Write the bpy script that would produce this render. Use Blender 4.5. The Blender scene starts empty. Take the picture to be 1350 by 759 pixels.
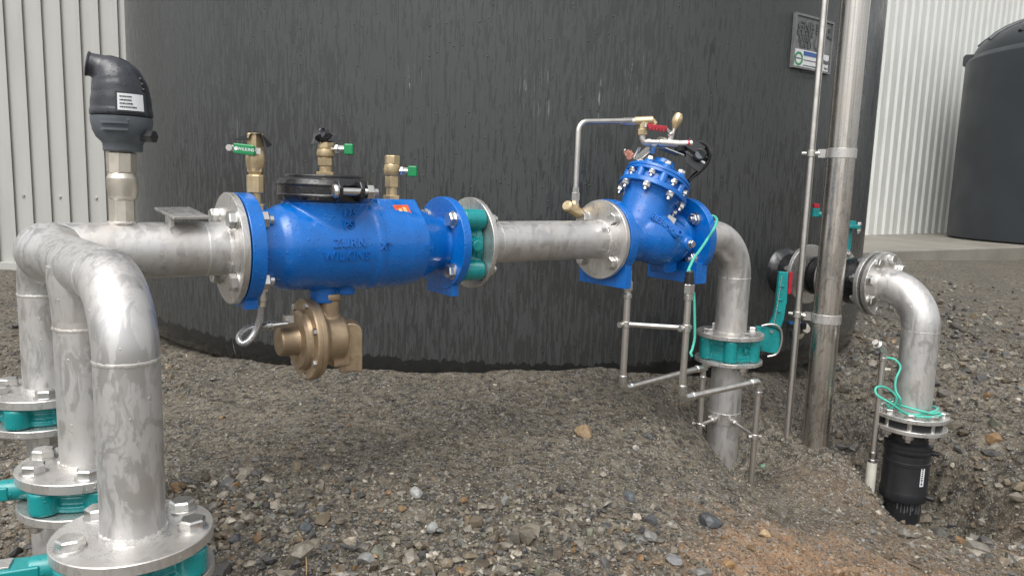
EXPO = 0.7
import bpy, math, random
import numpy as np
from mathutils import Vector, Matrix
random.seed(7); RNG = np.random.default_rng(11)
SC = bpy.context.scene; COL = SC.collection
PI = math.pi
# ---------------------------------------------------------------- camera
FP = 975.0; PITCH = math.radians(7.9); ROLL = .033; CAMZ = .70
_f = Vector((0, math.cos(PITCH), -math.sin(PITCH))); _u0 = Vector((0, math.sin(PITCH), math.cos(PITCH)))
_r = Vector((1, 0, 0))*math.cos(ROLL)+_u0*math.sin(ROLL); _u = -Vector((1, 0, 0))*math.sin(ROLL)+_u0*math.cos(ROLL)
def ray(px, py): return _f+_r*((px-675)/FP)-_u*((py-379.5)/FP)
def V(px, py, Y):
    d = ray(px, py)*(Y/ray(px, py).y); return Vector((d.x, d.y, d.z+CAMZ))
cam_d = bpy.data.cameras.new('camera'); cam = bpy.data.objects.new('camera', cam_d); COL.objects.link(cam)
cam_d.lens = 26.0; cam_d.sensor_width = 36.0; cam_d.clip_start = .02; cam_d.clip_end = 3000
M3 = Matrix((_r, _u, -_f)).transposed(); cam.matrix_world = Matrix.Translation((0, 0, CAMZ)) @ M3.to_4x4()
SC.camera = cam
# main pipe axis
A0 = Vector((-.5855, 1.506, .553)); E1 = Vector((.7965, .6047, 0)).normalized(); E3 = Vector((0, 0, 1)); E2 = Vector((E1.y, -E1.x, 0))  # E2 points to the viewer's side
def AX(px):
    lo, hi = -2., 3.
    for _ in range(50):
        m = (lo+hi)/2; P = A0+E1*m-Vector((0, 0, CAMZ)); x = 675+FP*P.dot(_r)/P.dot(_f)
        if x < px: lo = m
        else: hi = m
    return lo
def PA(s, side=0, up=0): return A0+E1*s+E2*side+E3*up
# ---------------------------------------------------------------- mesh builder
def frame(w):
    w = Vector(w).normalized(); t = Vector((0, 0, 1)) if abs(w.z) < .9 else Vector((1, 0, 0))
    u = t.cross(w).normalized(); v = w.cross(u).normalized(); return u, v, w
class MB:
    def __init__(s): s.v = []; s.f = []
    def ring(s, c, u, v, r, n, ph=0):
        b = len(s.v)
        for i in range(n):
            a = 2*PI*i/n+ph; s.v.append(c+u*(r*math.cos(a))+v*(r*math.sin(a)))
        return b
    def bridge(s, a, b, n):
        for i in range(n):
            j = (i+1) % n; s.f.append((a+i, a+j, b+j, b+i))
    def lathe(s, p, axis, prof, n=32, ph=0, caps=True):
        u, v, w = frame(axis); p = Vector(p); prev = None; first = None
        for (t, r) in prof:
            b = s.ring(p+w*t, u, v, max(r, 1e-5), n, ph)
            if prev is not None: s.bridge(prev, b, n)
            else: first = b
            prev = b
        if caps:
            s.f.append(tuple(first+i for i in reversed(range(n)))); s.f.append(tuple(prev+i for i in range(n)))
        return s
    def cyl(s, p0, p1, r, r1=None, n=24, ph=0, ch=0):
        p0 = Vector(p0); p1 = Vector(p1); L = (p1-p0).length; r1 = r if r1 is None else r1
        if ch: return s.lathe(p0, p1-p0, [(0, r-ch), (ch, r), (L-ch, r1), (L, r1-ch)], n, ph)
        return s.lathe(p0, p1-p0, [(0, r), (L, r1)], n, ph)
    def disc(s, p, axis, r, t, n=64, hole=0):
        e = .0012
        if hole: return s.lathe(p, axis, [(0, hole), (0, r-e), (e, r), (t-e, r), (t, r-e), (t, hole), (0, hole)], n, caps=False)
        return s.lathe(p, axis, [(0, r-e), (e, r), (t-e, r), (t, r-e)], n)
    def tube(s, pts, r, n=16, caps=True):
        pts = [Vector(p) for p in pts]; m = len(pts); rr = r if isinstance(r, (list, tuple)) else [r]*m
        tan = [(pts[min(i+1, m-1)]-pts[max(i-1, 0)]).normalized() for i in range(m)]
        u, v, w = frame(tan[0]); prev = None
        for i in range(m):
            if i: q = tan[i-1].rotation_difference(tan[i]); u = (q @ u); u = (u-tan[i]*u.dot(tan[i])).normalized(); v = tan[i].cross(u)
            b = s.ring(pts[i], u, v, rr[i], n)
            if prev is None: first = b
            else: s.bridge(prev, b, n)
            prev = b
        if caps:
            s.f.append(tuple(first+i for i in reversed(range(n)))); s.f.append(tuple(prev+i for i in range(n)))
        return s
    def box(s, c, U, Vv, W, hu, hv, hw):
        c = Vector(c); U = Vector(U).normalized(); Vv = Vector(Vv).normalized(); W = Vector(W).normalized(); b = len(s.v)
        for k in (-1, 1):
            for (i, j) in ((-1, -1), (1, -1), (1, 1), (-1, 1)): s.v.append(c+U*(hu*i)+Vv*(hv*j)+W*(hw*k))
        s.f += [(b+3, b+2, b+1, b), (b+4, b+5, b+6, b+7)]+[(b+i, b+(i+1) % 4, b+4+(i+1) % 4, b+4+i) for i in range(4)]
        return s
    def prism(s, poly, O, U, Vv, W, d):
        O = Vector(O); b = len(s.v); n = len(poly)
        for k in (0, d):
            for (x, y) in poly: s.v.append(O+U*x+Vv*y+W*k)
        s.f.append(tuple(b+i for i in reversed(range(n)))); s.f.append(tuple(b+n+i for i in range(n)))
        for i in range(n):
            j = (i+1) % n; s.f.append((b+i, b+j, b+n+j, b+n+i))
        return s
    def sphere(s, c, r, n=20, sc=(1, 1, 1), axis=(0, 0, 1)):
        m = n//2; u, v, w = frame(axis); c = Vector(c); prev = None
        for i in range(m+1):
            a = PI*i/m; b = len(s.v); rr = max(math.sin(a), 1e-4)*r
            for j in range(n):
                t = 2*PI*j/n; s.v.append(c+u*(rr*math.cos(t)*sc[0])+v*(rr*math.sin(t)*sc[1])-w*(r*math.cos(a)*sc[2]))
            if prev is not None: s.bridge(prev, b, n)
            prev = b
        return s
    def add(s, vs, fs):
        b = len(s.v); s.v += [Vector(x) for x in vs]; s.f += [tuple(b+i for i in f) for f in fs]; return s
    def pieces(s, gap):
        n = len(s.v); P = list(range(n))
        def find(a):
            while P[a] != a: P[a] = P[P[a]]; a = P[a]
            return a
        for f in s.f:
            r = find(f[0])
            for i in f[1:]: P[find(i)] = r
        comp = {}
        for i in range(n): comp.setdefault(find(i), []).append(i)
        bx = []
        for k_, ids in comp.items():
            xs = np.array([s.v[i][:] for i in ids]); bx.append([set([k_]), xs.min(0)-gap/2, xs.max(0)+gap/2])
        ch = True
        while ch:
            ch = False
            for i in range(len(bx)):
                for j in range(i+1, len(bx)):
                    if (bx[i][1] < bx[j][2]).all() and (bx[j][1] < bx[i][2]).all():
                        bx[i] = [bx[i][0] | bx[j][0], np.minimum(bx[i][1], bx[j][1]), np.maximum(bx[i][2], bx[j][2])]; bx.pop(j); ch = True; break
                if ch: break
        out = []
        for ks, _, _ in bx:
            m = MB(); mp = {}
            for f in s.f:
                if find(f[0]) in ks:
                    g = []
                    for i in f:
                        if i not in mp: mp[i] = len(m.v); m.v.append(s.v[i])
                        g.append(mp[i])
                    m.f.append(tuple(g))
            out.append(m)
        return out
    def build(s, name, mat, parent=None, smooth=35, bevel=0, remesh=0, smooths=6, shrink=None, split=None):
        if split is not None:
            r = None
            for p_ in s.pieces(split): r = p_.build(name, mat, parent, smooth, bevel, remesh, smooths)
            return r
        o = root_of(parent).location if parent else Vector((0, 0, 0))
        me = bpy.data.meshes.new(name); me.from_pydata([tuple(x-o) for x in s.v], [], s.f); me.validate(); me.update()
        if remesh: me = remeshed(me, remesh, smooths)
        me.materials.append(mat)
        if smooth:
            me.shade_smooth()
            if not remesh: me.set_sharp_from_angle(angle=math.radians(smooth))
        ob = bpy.data.objects.new(name, me); COL.objects.link(ob)
        if parent: ob.parent = parent
        if bevel:
            m = ob.modifiers.new('Bevel', 'BEVEL'); m.width = bevel; m.segments = 2; m.limit_method = 'ANGLE'; m.angle_limit = math.radians(40); m.harden_normals = True
        return ob
def remeshed(me, vox, it):
    t = bpy.data.objects.new('tmp', me); COL.objects.link(t)
    m = t.modifiers.new('r', 'REMESH'); m.mode = 'VOXEL'; m.voxel_size = vox
    if it: k = t.modifiers.new('s', 'SMOOTH'); k.iterations = it; k.factor = .5
    dg = bpy.context.evaluated_depsgraph_get(); dg.update(); r = bpy.data.meshes.new_from_object(t.evaluated_get(dg))
    bpy.data.objects.remove(t); return r
def root_of(o):
    while o.parent: o = o.parent
    return o
def thing(name, loc, label, cat, group=None):
    o = bpy.data.objects.new(name, None); o.empty_display_size = .05; COL.objects.link(o); o.location = loc
    o['label'] = label; o['category'] = cat
    if group: o['group'] = group
    return o
def tag(o, label, cat, group=None):
    o['label'] = label; o['category'] = cat
    if group: o['group'] = group
    return o
def struct(o, kind='structure'): o['kind'] = kind; return o
def arc(pts, rad, seg=10):
    """polyline with its corners rounded"""
    pts = [Vector(p) for p in pts]; out = [pts[0]]
    for i in range(1, len(pts)-1):
        a = (pts[i-1]-pts[i]).normalized(); b = (pts[i+1]-pts[i]).normalized(); th = a.angle(b)
        R = rad[i-1] if isinstance(rad, (list, tuple)) else rad
        d = min(R/math.tan(th/2), .49*(pts[i-1]-pts[i]).length if i > 1 else .98*(pts[i-1]-pts[i]).length, .98*(pts[i+1]-pts[i]).length); R = d*math.tan(th/2)
        bis = (a+b).normalized(); c = pts[i]+bis*(R/math.sin(th/2)); p0 = pts[i]+a*d-c; p1 = pts[i]+b*d-c; ang = p0.angle(p1)
        for k in range(seg+1):
            t = k/seg; out.append(c+(p0*math.sin((1-t)*ang)+p1*math.sin(t*ang))/math.sin(ang))
    out.append(pts[-1]); return out
def spline(pts, seg=8):
    P = [Vector(p) for p in pts]; P = [P[0]*2-P[1]]+P+[P[-1]*2-P[-2]]; out = []
    for i in range(1, len(P)-2):
        for k in range(seg):
            t = k/seg; a, b, c, d = P[i-1:i+3]
            out.append(.5*((2*b)+(c-a)*t+(2*a-5*b+4*c-d)*t*t+(3*b-a-3*c+d)*t**3))
    out.append(P[-2]); return out
_txt = {}
def text_geo(s, size=1., depth=.1, bold=0.0, space=1.0):
    k = (s, size, depth, bold, space)
    if k in _txt: return _txt[k]
    c = bpy.data.curves.new('t', 'FONT'); c.body = s; c.size = size; c.extrude = depth/2; c.offset = bold; c.align_x = 'CENTER'; c.align_y = 'CENTER'; c.space_character = space; c.resolution_u = 3
    o = bpy.data.objects.new('t', c); COL.objects.link(o); dg = bpy.context.evaluated_depsgraph_get(); dg.update()
    me = bpy.data.meshes.new_from_object(o.evaluated_get(dg)); vs = [v.co.copy() for v in me.vertices]; fs = [tuple(p.vertices) for p in me.polygons]
    bpy.data.objects.remove(o); bpy.data.meshes.remove(me); _txt[k] = (vs, fs); return vs, fs
def text_flat(mb, s, O, U, Vv, size, depth, **k):
    W = Vector(U).cross(Vector(Vv)).normalized(); vs, fs = text_geo(s, size, depth, **k)
    mb.add([Vector(O)+U*v.x+Vv*v.y+W*(v.z+depth/2) for v in vs], fs)
# ---------------------------------------------------------------- materials
class NT:
    def __init__(s, name):
        s.m = bpy.data.materials.new(name); s.m.use_nodes = True; s.t = s.m.node_tree; s.t.nodes.clear()
        s.out = s.n('ShaderNodeOutputMaterial'); s.b = s.n('ShaderNodeBsdfPrincipled'); s.l(s.b.outputs[0], s.out.inputs[0]); s.tc = s.n('ShaderNodeTexCoord')
    def n(s, t, **k):
        x = s.t.nodes.new(t)
        for a, v in k.items():
            if a in x.inputs: x.inputs[a].default_value = v
            else: setattr(x, a, v)
        return x
    def l(s, a, b): s.t.links.new(a, b)
    def obj(s, sc=(1, 1, 1), rot=(0, 0, 0)):
        m = s.n('ShaderNodeMapping'); m.inputs['Scale'].default_value = sc; m.inputs['Rotation'].default_value = rot; s.l(s.tc.outputs['Object'], m.inputs[0]); return m.outputs[0]
    def noise(s, vec, scale, detail=3, rough=.5, dist=0):
        x = s.n('ShaderNodeTexNoise'); x.inputs['Scale'].default_value = scale; x.inputs['Detail'].default_value = detail; x.inputs['Roughness'].default_value = rough; x.inputs['Distortion'].default_value = dist; s.l(vec, x.inputs['Vector']); return x.outputs['Fac']
    def vor(s, vec, scale, feat='F1', rnd=1):
        x = s.n('ShaderNodeTexVoronoi'); x.feature = feat; x.inputs['Scale'].default_value = scale; x.inputs['Randomness'].default_value = rnd; s.l(vec, x.inputs['Vector']); return x
    def map(s, val, a, b, c=0, d=1, sm=True):
        x = s.n('ShaderNodeMapRange'); x.interpolation_type = 'SMOOTHSTEP' if sm else 'LINEAR'; s.l(val, x.inputs[0])
        for i, q in enumerate((a, b, c, d)): x.inputs[i+1].default_value = q
        return x.outputs[0]
    def math(s, op, a, b=0):
        x = s.n('ShaderNodeMath'); x.operation = op
        for i, q in enumerate((a, b)):
            if isinstance(q, (int, float)): x.inputs[i].default_value = q
            else: s.l(q, x.inputs[i])
        return x.outputs[0]
    def mix(s, f, a, b):
        x = s.n('ShaderNodeMix'); x.data_type = 'RGBA'
        for sock, q in ((x.inputs[0], f), (x.inputs[6], a), (x.inputs[7], b)):
            if isinstance(q, (int, float)): sock.default_value = q
            elif isinstance(q, tuple): sock.default_value = (*q, 1) if len(q) == 3 else q
            else: s.l(q, sock)
        return x.outputs[2]
    def set(s, key, v):
        i = s.b.inputs[key]
        if isinstance(v, (int, float)): i.default_value = v
        elif isinstance(v, tuple): i.default_value = (*v, 1) if len(v) == 3 else v
        else: s.l(v, i)
    def bump(s, h, strength=.3, dist=.001, prev=None):
        x = s.n('ShaderNodeBump'); x.inputs['Strength'].default_value = strength; x.inputs['Distance'].default_value = dist; s.l(h, x.inputs['Height'])
        if prev is not None: s.l(prev, x.inputs['Normal'])
        s.l(x.outputs[0], s.b.inputs['Normal']); return x.outputs[0]
def drops(k, scale=170, dens=.45, size=.42):
    """height of rain drops on a surface: some voronoi cells carry a domed bead"""
    v = k.vor(k.obj(), scale); sep = k.n('ShaderNodeSeparateColor'); k.l(v.outputs['Color'], sep.inputs[0])
    on = k.map(sep.outputs[0], 1-dens, 1-dens+.02); rad = k.math('MULTIPLY', sep.outputs[1], size)
    h = k.math('SUBTRACT', rad, v.outputs['Distance']); h = k.math('MAXIMUM', h, 0); h = k.math('POWER', h, .5); return k.math('MULTIPLY', h, on)
def paint(name, col, col2=None, rough=.22, wet=True, coat=.6, dens=.45, bumpn=.12, spec=.5, dscale=150):
    k = NT(name); n = k.noise(k.obj(), 22, 4); col2 = col2 or tuple(c*.8 for c in col)
    k.set('Base Color', k.mix(k.map(n, .35, .7), col, col2)); n2 = k.noise(k.obj(), 60, 3)
    k.set('Roughness', k.map(n2, .3, .7, rough*.7, rough*1.5)); k.set('Coat Weight', coat); k.set('Coat Roughness', .08); k.set('Specular IOR Level', spec)
    b = k.bump(k.noise(k.obj(), 260, 2), bumpn, .0006)
    if wet: k.bump(drops(k, dscale, dens), .9, .0022, b)
    return k.m
def steel(name, base=(.66, .64, .62), rough=.3, blotch=.5, streak=None, wet=True, metal=.74):
    k = NT(name); vec = k.obj((1, 1, .38), (.12, .1, 0)); a = k.noise(vec, 30, 5, .62, 1.2); b = k.noise(vec, 95, 3, .6, .8)
    m = k.map(a, .515, .575); m2 = k.map(b, .53, .6); w = k.math('MAXIMUM', m, k.math('MULTIPLY', m2, .6))
    dark = tuple(c*(1-.40*blotch) for c in base)
    col = k.mix(w, base, dark)
    if streak: st = k.noise(k.obj(streak), 1, 4, .7); col = k.mix(k.map(st, .3, .7), col, tuple(c*.5 for c in base))
    fine = k.noise(k.obj(), 7, 4); col = k.mix(k.map(fine, .45, .75, 0, .5), col, (base[0]*.75, base[1]*.68, base[2]*.6))
    k.set('Base Color', col); k.set('Metallic', metal)
    k.set('Roughness', k.math('SUBTRACT', k.map(fine, .3, .7, rough*.95, rough*1.25), k.math('MULTIPLY', w, rough*.35)))
    nb = k.bump(k.noise(k.obj(), 340, 2), .1, .0004); nb = k.bump(w, .12, .0006, nb)
    if wet: k.bump(drops(k, 120, .16, .35), .7, .0016, nb)
    return k.m
def plain(name, col, rough=.5, metal=0, n=40, var=.25, bumps=.1, coat=0, **kw):
    k = NT(name); f = k.noise(k.obj(), n, 4); k.set('Base Color', k.mix(k.map(f, .3, .7), col, tuple(c*(1-var) for c in col)))
    k.set('Roughness', k.map(f, .3, .7, rough*.85, rough*1.15)); k.set('Metallic', metal); k.set('Coat Weight', coat); k.set('Coat Roughness', .1)
    k.bump(k.noise(k.obj(), 300, 2), bumps, .0005)
    for a, v in kw.items(): k.set(a, v)
    return k.m
def brass(name, base=(.53, .40, .265), rough=.45):
    k = NT(name); f = k.noise(k.obj(), 14, 5, .65); g = k.noise(k.obj(), 700, 2)
    c = k.mix(k.map(f, .35, .65), base, tuple(q*.62 for q in base)); c = k.mix(k.map(g, .6, .75, 0, .5), c, (.16, .10, .05)); k.set('Base Color', c); k.set('Metallic', .72)
    k.set('Roughness', k.map(f, .3, .7, rough*.8, rough*1.2)); nb = k.bump(g, .25, .0007); k.bump(drops(k, 150, .25, .35), .8, .0016, nb); return k.m
MT = {}
MT['steel'] = steel('stainless_wet', (.60, .59, .58), .47, .36); MT['steel2'] = steel('stainless_flange', (.62, .605, .585), .34, .25)
MT['beadw'] = steel('weld_bead', (.8, .78, .75), .35, .2, wet=False)
MT['bright'] = plain('bolt_steel', (.74, .73, .71), .3, 1, 60, .2)
MT['pole'] = steel('brushed_pole', (.70, .665, .62), .30, .25, streak=(110, 110, .8), wet=False, metal=1.0)
MT['tubing'] = plain('tube_steel', (.76, .73, .69), .38, 1, 30, .25)
MT['nickel'] = plain('nickel_brass', (.74, .69, .60), .38, .85, 26, .3, .3)
MT['blue'] = paint('blue_epoxy', (.0, .138, .52), (.0, .116, .44), .27, bumpn=.45, coat=.35)
MT['teal'] = paint('teal_coating', (.003, .255, .26), (.003, .21, .215), .28, dens=.3, coat=.35)
MT['black'] = paint('black_rubber', (.014, .014, .017), (.008, .008, .01), .3, dens=.75, coat=.5, bumpn=.6)
MT['hood'] = paint('hood_plastic', (.030, .032, .042), (.014, .015, .021), .34, dens=.5, coat=.3, dscale=210)
MT['grey'] = paint('grey_plastic', (.10, .115, .13), (.075, .088, .10), .45, dens=.15, coat=.1)
MT['dull'] = plain('dull_black_plastic', (.02, .021, .024), .42, 0, 30, .4, .3, .2)
MT['brass'] = brass('cast_bronze'); MT['brass2'] = brass('turned_brass', (.72, .57, .35), .36)
MT['green'] = plain('green_vinyl', (.0, .26, .08), .3, 0, 30, .2, .1, .4)
MT['red'] = plain('red_vinyl', (.42, .01, .03), .3, 0, 30, .2, .1, .4)
MT['cord'] = plain('green_cord', (.09, .56, .43), .5, 0, 500, .35, .5)
MT['white'] = plain('white_label', (.74, .75, .77), .4, 0, 30, .05, 0)
MT['whitep'] = plain('white_pipe', (.62, .60, .52), .4, 0, 30, .15, .1)
MT['ink'] = plain('label_ink', (.03, .03, .04), .5, 0, 30, .1, 0)
MT['inkblue'] = plain('label_blue_ink', (.05, .12, .35), .5, 0, 30, .1, 0)
MT['inkgreen'] = plain('label_green_ink', (.05, .30, .12), .5, 0, 30, .1, 0)
MT['orange'] = plain('orange_sticker', (.75, .10, .02), .35, 0, 60, .3, 0, .4)
MT['yellow'] = plain('pale_orange_ink', (.85, .52, .22), .35, 0, 60, .2, 0, .4)
MT['bluecap'] = plain('blue_cap', (.02, .22, .6), .35, 0, 60, .2, 0, .3)
MT['tagp'] = plain('orange_paper_tag', (.62, .27, .18), .6, 0, 120, .5, .2)
MT['bag'] = plain('black_film', (.012, .012, .016), .18, 0, 30, .4, .6, .5)
k = NT('braided_hose'); w = k.n('ShaderNodeTexChecker'); w.inputs['Scale'].default_value = 420; k.l(k.obj((1, 1, 1), (.8, .5, .3)), w.inputs[0])
k.set('Base Color', k.mix(w.outputs['Fac'], (.62, .62, .62), (.36, .36, .37))); k.set('Metallic', .9); k.set('Roughness', .32); k.bump(w.outputs['Fac'], .6, .0006); MT['braid'] = k.m
# ---------------------------------------------------------------- bolts: shared meshes
def hexring(mb, z, r, ph=0): return mb.ring(Vector((0, 0, z)), Vector((1, 0, 0)), Vector((0, 1, 0)), r, 6, ph)
def bolt_mesh(name, R, H, washer=True, stud=0, nut=False):
    mb = MB()
    if washer: mb.lathe((0, 0, 0), (0, 0, 1), [(0, R*1.13), (.0022, R*1.13), (.0025, R*1.08)], 24)
    z = .0025 if washer else 0; rc = R*.86
    mb.lathe((0, 0, 0), (0, 0, 1), [(z, R), (z+H*.82, R), (z+H, rc)], 6)
    if stud: mb.lathe((0, 0, 0), (0, 0, 1), [(z+H-.001, R*.52), (z+H+stud*.85, R*.52), (z+H+stud, R*.42)], 14)
    me = bpy.data.meshes.new(name); me.from_pydata([tuple(v) for v in mb.v], [], mb.f); me.materials.append(MT['bright']); me.shade_smooth(); me.set_sharp_from_angle(angle=math.radians(28)); return me
BM = {'big': bolt_mesh('hex_bolt', .0178, .013), 'nut': bolt_mesh('hex_nut', .0178, .015, stud=.011), 'mid': bolt_mesh('mid_bolt', .0118, .009), 'midnut': bolt_mesh('mid_nut', .0118, .012, stud=.009), 'small': bolt_mesh('small_bolt', .0075, .006, False)}
def bolt(parent, p, axis, kind='big', name='bolt', scale=1):
    o = bpy.data.objects.new(name, BM[kind]); COL.objects.link(o); o.parent = parent; o.location = Vector(p)-root_of(parent).location
    u, v, w = frame(axis); a = random.random()*PI; u2 = u*math.cos(a)+v*math.sin(a); v2 = w.cross(u2)
    m = Matrix((u2, v2, w)).transposed().to_4x4(); o.rotation_mode = 'QUATERNION'; o.rotation_quaternion = m.to_quaternion(); o.scale = (scale,)*3; return o
def bolts4(parent, c, axis, pcr, kind, n=4, off=PI/4, name='bolt', skip=(), scale=1, up=None):
    axis = Vector(axis).normalized()
    if abs(axis.z) < .9: v = E3; u = axis.cross(v).normalized()
    else: u = E1; v = E2
    for i in range(n):
        if i in skip: continue
        a = off+2*PI*i/n; bolt(parent, Vector(c)+u*(pcr*math.cos(a))+v*(pcr*math.sin(a)), axis, kind, name, scale)
def weld(mb, c, axis, r, t=.0028, n=72):
    """uneven weld bead round a pipe"""
    u, v, w = frame(axis); c = Vector(c); b0 = len(mb.v); m = 6
    for i in range(n):
        a = 2*PI*i/n; e = u*math.cos(a)+v*math.sin(a); tt = t*(1+.22*math.sin(i*2.6)+random.uniform(-.15, .15)); off = w*random.uniform(-.0006, .0006)
        for j in range(m):
            q = 2*PI*j/m; mb.v.append(c+off+e*(r+tt*.5*math.cos(q))+w*(tt*1.0*math.sin(q)))
    for i in range(n):
        for j in range(m):
            a = b0+i*m+j; b = b0+i*m+(j+1) % m; c2 = b0+((i+1) % n)*m+(j+1) % m; d = b0+((i+1) % n)*m+j; mb.f.append((a, d, c2, b))
# ================================================================ SKY AND LIGHT
w = bpy.data.worlds.new('World'); SC.world = w; w.use_nodes = True; nt = w.node_tree; bg = nt.nodes['Background']
sky = nt.nodes.new('ShaderNodeTexSky'); sky.sky_type = 'NISHITA'; sky.sun_disc = False; SUN_EL, SUN_AZ = math.radians(58), math.radians(200)
sky.sun_elevation = SUN_EL; sky.sun_rotation = SUN_AZ; sky.air_density = 1.2; sky.dust_density = 4; sky.ozone_density = .6
hs = nt.nodes.new('ShaderNodeHueSaturation'); hs.inputs['Saturation'].default_value = .10
nt.links.new(sky.outputs[0], hs.inputs['Color']); nt.links.new(hs.outputs[0], bg.inputs[0]); bg.inputs[1].default_value = .13
sd = bpy.data.lights.new('sun', 'SUN'); so = bpy.data.objects.new('sun', sd); COL.objects.link(so); sd.energy = 1.0; sd.angle = math.radians(55); sd.color = (1, .975, .94)
sdir = Vector((math.sin(SUN_AZ)*math.cos(SUN_EL), math.cos(SUN_AZ)*math.cos(SUN_EL), math.sin(SUN_EL))); so.rotation_mode = 'QUATERNION'; so.rotation_quaternion = sdir.to_track_quat('Z', 'Y')
SC.view_settings.view_transform = 'Standard'; SC.view_settings.look = 'None'; SC.view_settings.exposure = EXPO; SC.view_settings.gamma = 1; SC.view_settings.use_curve_mapping = False
# ================================================================ GROUND
def vnoise(x, y, seed=0):
    xi = np.floor(x).astype(np.int64); yi = np.floor(y).astype(np.int64); fx = x-xi; fy = y-yi; fx = fx*fx*(3-2*fx); fy = fy*fy*(3-2*fy)
    def h(a, b):
        n = (a*374761393+b*668265263+seed*982451653) & 0x7fffffff; n = ((n ^ (n >> 13))*1274126177) & 0x7fffffff; return ((n ^ (n >> 16)) & 0xffff)/65535.
    return (h(xi, yi)*(1-fx)+h(xi+1, yi)*fx)*(1-fy)+(h(xi, yi+1)*(1-fx)+h(xi+1, yi+1)*fx)*fy
def fbm(x, y, o=5, seed=0, g=.5):
    t = 0; a = 1; n = 0
    for i in range(o): t = t+a*(vnoise(x*2**i+17*i, y*2**i-9*i, seed+i)-.5); n += a; a *= g
    return t/n
TC = Vector((-.08, 4.67, 0)); TR = 2.07
CP = [(.02, 2.62, .035), (-.75, 2.72, .0), (-1.25, 3.0, -.035), (-1.80, 3.65, -.06), (.62, 2.72, .0), (1.0, 2.95, -.02), (1.4, 3.25, -.09), (1.28, 2.88, -.19), (1.75, 3.80, -.02),
      (.36, 2.1, -.04), (.69, 2.46, -.185), (.77, 2.43, -.285), (.87, 2.40, -.27), (.633, 2.35, -.085), (.80, 2.55, -.20), (1.08, 2.5, -.155), (.78, 2.255, -.235), (.95, 2.3, -.21), (1.378, 2.448, -.30), (1.18, 2.27, -.30), (1.256, 2.44, -.17), (1.15, 2.1, -.27), (.6, 1.7, -.12), (.9, 1.6, -.19),
      (0, 1.95, .0), (0, 1.31, -.035), (-.48, 1.2, -.01), (-.5, 1.9, .0), (-1.1, 1.9, -.05), (-1.5, 2.4, -.09), (-1.2, 1.2, -.12), (.4, 1.0, -.12), (-.4, .7, -.1), (0, .3, -.15), (1.2, 1.0, -.22),
      (2.0, 2.3, -.12), (2.1, 3.2, -.04), (1.8, 3.0, -.06), (2.2, 1.5, -.2), (3, 4.5, -.06), (5, 8, -.02), (8, 9, -.1), (3.5, 2.5, -.12), (-3, 3, -.08), (-3, 1, -.15), (-3.5, 5.3, -.05), (-1, 7, -.05), (2, 6.5, -.05), (6, 2, -.15), (-6, 5, -.05), (0, -2, -.2), (8, 13, .0), (4, -2, -.2), (-5, -2, -.2)]
_c = np.array(CP); _n = len(_c)
def _phi(r): return r*r*np.log(r+1e-9)
_K = _phi(np.linalg.norm(_c[:, None, :2]-_c[None, :, :2], axis=2))+np.eye(_n)*.0015; _P = np.c_[np.ones(_n), _c[:, :2]]
_S = np.linalg.solve(np.r_[np.c_[_K, _P], np.c_[_P.T, np.zeros((3, 3))]], np.r_[_c[:, 2], 0, 0, 0])
def sst(x, a, b): t = np.clip((x-a)/(b-a), 0, 1); return t*t*(3-2*t)
def gbase(x, y):
    x = np.asarray(x, float); y = np.asarray(y, float); z = _S[_n]+_S[_n+1]*x+_S[_n+2]*y
    for i in range(_n): z = z+_S[i]*_phi(np.hypot(x-_c[i, 0], y-_c[i, 1]))
    far = sst(np.hypot(x, y-3), 6, 11); z = np.clip(z, -.6, .3)*(1-far)+(-.08)*far
    # the pit dug round the pipe coupling, steep on its tank side
    dx = x-1.38; dy = y-2.56; a = .35; px = dx*math.cos(a)+dy*math.sin(a); py = -dx*math.sin(a)+dy*math.cos(a)
    r = np.hypot(px/.29, py/.46)+.45*fbm(x*6, y*6, 4, 9)
    z = z-.17*(1-sst(r, .62, 1.0))
    return z
def ground_z(x, y, fine=True):
    x = np.asarray(x, float); y = np.asarray(y, float); z = gbase(x, y)
    near = 1-sst(np.hypot(x, y-3), 6, 12)
    rough = sst(1.9-y+.5*fbm(x*2, y*2, 3, 5)+.25*(x > .5), 0, .5)+.8*sst(x, .9, 1.3)
    bank = np.exp(-((x-1.32)/.28)**2-((y-2.95)/.38)**2)
    z = z+near*bank*(.075*fbm(x*11, y*11, 4, 61)+.03*fbm(x*30, y*30, 3, 63))
    z = z+near*(.05*fbm(x*1.7, y*1.7, 4, 1)+.030*fbm(x*9, y*9, 4, 3)*(1+.8*rough))
    if fine: z = z+near*(.010+.011*np.clip(rough, 0, 1))*fbm(x*45, y*45, 3, 7, .6)
    return z
def gz(x, y): return float(ground_z(np.array([x]), np.array([y]))[0])
def gradaxis(a, b, step, far):
    c = list(np.arange(a, b, step)); s = step; v = b
    while v < far: c.append(v); s *= 1.16; v += s
    s = step; v = a-step; lo = []
    while v > -far: lo.append(v); s *= 1.16; v -= s
    return np.array(lo[::-1]+c)
gx = gradaxis(-2.0, 2.7, .0115, 420); gy = gradaxis(.75, 3.9, .0115, 420); X, Y = np.meshgrid(gx, gy); Z = ground_z(X, Y)
nv = X.size; nx = len(gx); ny = len(gy); me = bpy.data.meshes.new('ground'); me.vertices.add(nv)
me.vertices.foreach_set('co', np.c_[X.ravel(), Y.ravel(), Z.ravel()].astype(np.float32).ravel())
i = np.arange((nx-1)*(ny-1)); r_, c_ = i//(nx-1), i % (nx-1); a = r_*nx+c_; q = np.c_[a, a+1, a+nx+1, a+nx].astype(np.int32)
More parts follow.
